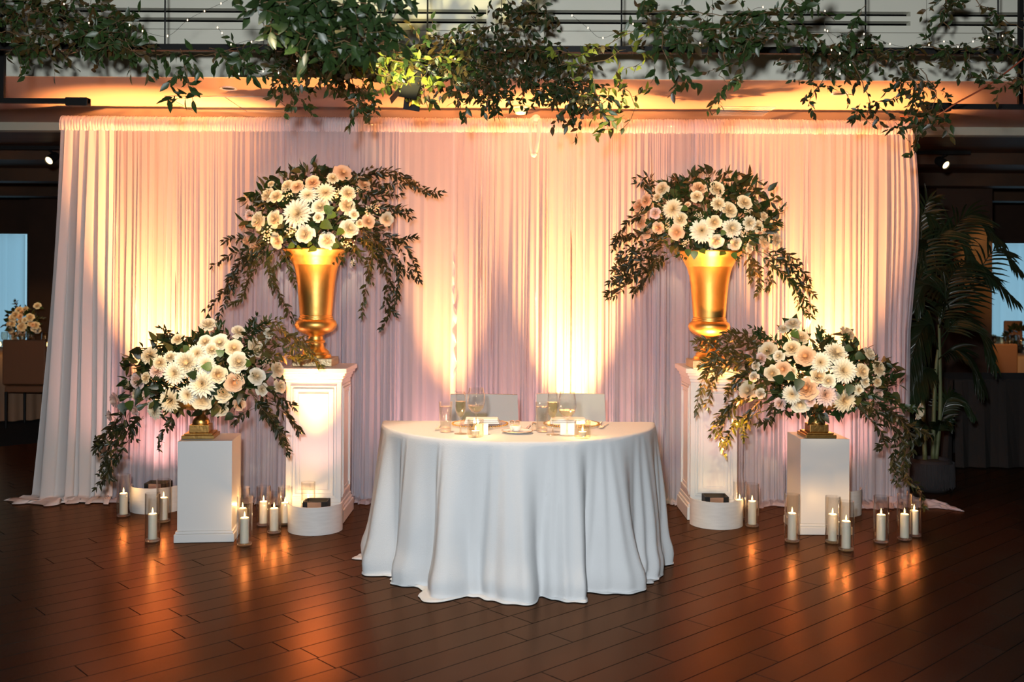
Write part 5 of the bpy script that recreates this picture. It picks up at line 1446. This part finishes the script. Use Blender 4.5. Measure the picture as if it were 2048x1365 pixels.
for (px, py, c, lab) in ((95, 690, cL, 'small glowing votive at the edge of the far left table'), (1, 692, cL, 'small glowing votive beyond the far left chair'), (2043, 690, cR, 'small glowing votive on the far right table by the frame edge'), (1975, 684, cR, 'small glowing votive on the far right table beside the pillar')):
    q = G(px, py, .743)
    q.y = min(max(q.y, c.y - .6), c.y + .6); q.x = (px - CX) * q.y / F
    q.x = min(max(q.x, c.x - .7), c.x + .7)
    t = thing('votive_candle', (q.x, q.y, .743), lab, 'candle')
    for me, nme in ((vm, 'glass_cup'), (fm, 'flame')):
        o = bpy.data.objects.new(nme, me); C.objects.link(o); o.parent = t
# small dark bouquet on the right far table
q = W(2038, 655, 12.1)
t = thing('table_bouquet', (q.x, 12.1, .743), 'small dark leafy bouquet on the far right table', 'flowers')
MB().lathe([(.04, .001), (.05, .1), (.045, .1)], 16, Matrix.Translation((q.x, 12.1, .743)), True, False).build('vase', M['black'], t, smooth=True)
Lq = Leaves(0)
for k in range(60):
    d = rdir(R); p = Vector((q.x, 12.1, .95)) + Vector((d.x * .12, d.y * .12, d.z * .09)); Lq.put('broad', 'ruscus', p, d, rdir(R), .08, t)
Lq.finish(t)
# black draped table at the right, closer
a = W(1898, 757, 8.5); P = []; n = 160
x0, x1 = a.x, 6.2; y0, y1 = 8.4, 9.1; zt = a.z
for z, e in ((zt, 0), (zt - .02, .004), (zt - .3, .012), (.01, .03)):
    row = []
    for i in range(n + 1):
        f = i / n * 4
        k = int(min(f, 3.999)); g = f - k
        cs = [(x0, y0), (x1, y0), (x1, y1), (x0, y1)]; p = Vector(cs[k]).lerp(Vector(cs[(k + 1) % 4]), g)
        nn = [(0, -1), (1, 0), (0, 1), (-1, 0)][k]
        w_ = e * (1 + math.sin(i * 1.9 + math.sin(i * .3)))
        row.append((p.x + nn[0] * w_, p.y + nn[1] * w_, z))
    P.append(row)
m = MB().grid(P); m.raw([(x0, y0, zt), (x1, y0, zt), (x1, y1, zt), (x0, y1, zt)], [(0, 1, 2, 3)])
tag(m.build('draped_buffet', M['blackcloth'], None, smooth=False), 'long buffet table under black cloth behind the potted palm', 'table')
# track spots in the back room
for (px, py, d, lab) in ((97, 322, 8.5, 'small black track spot glowing in the dark room at the left'), (1893, 331, 8.5, 'small black track spot glowing in the dark room at the right')):
    p = W(px, py, d)
    t = thing('track_spot', p, lab, 'spot lamp')
    D = Matrix.Translation(p) @ Matrix.Rotation(math.radians(-58), 4, 'X') @ Matrix.Rotation(math.radians(-18 if px > 1000 else 10), 4, 'Y')
    MB().lathe([(.030, .12), (.036, .11), (.040, .0), (.036, .0), (.034, .02)], 24, D, True, False).build('head', M['black'], t, auto=True)
    MB().lathe([(.034, .012), (.034, .016)], 20, D).build('lens', M['lens'], t)
    MB().tube([D @ Vector((0, 0, .12)), (p.x, p.y, 2.66)], .008, 6).build('arm', M['black'], t)
    MB().box(p.x - .5, p.x + .2, p.y - .015, p.y + .015, 2.66, 2.69).build('track', M['black'], t)
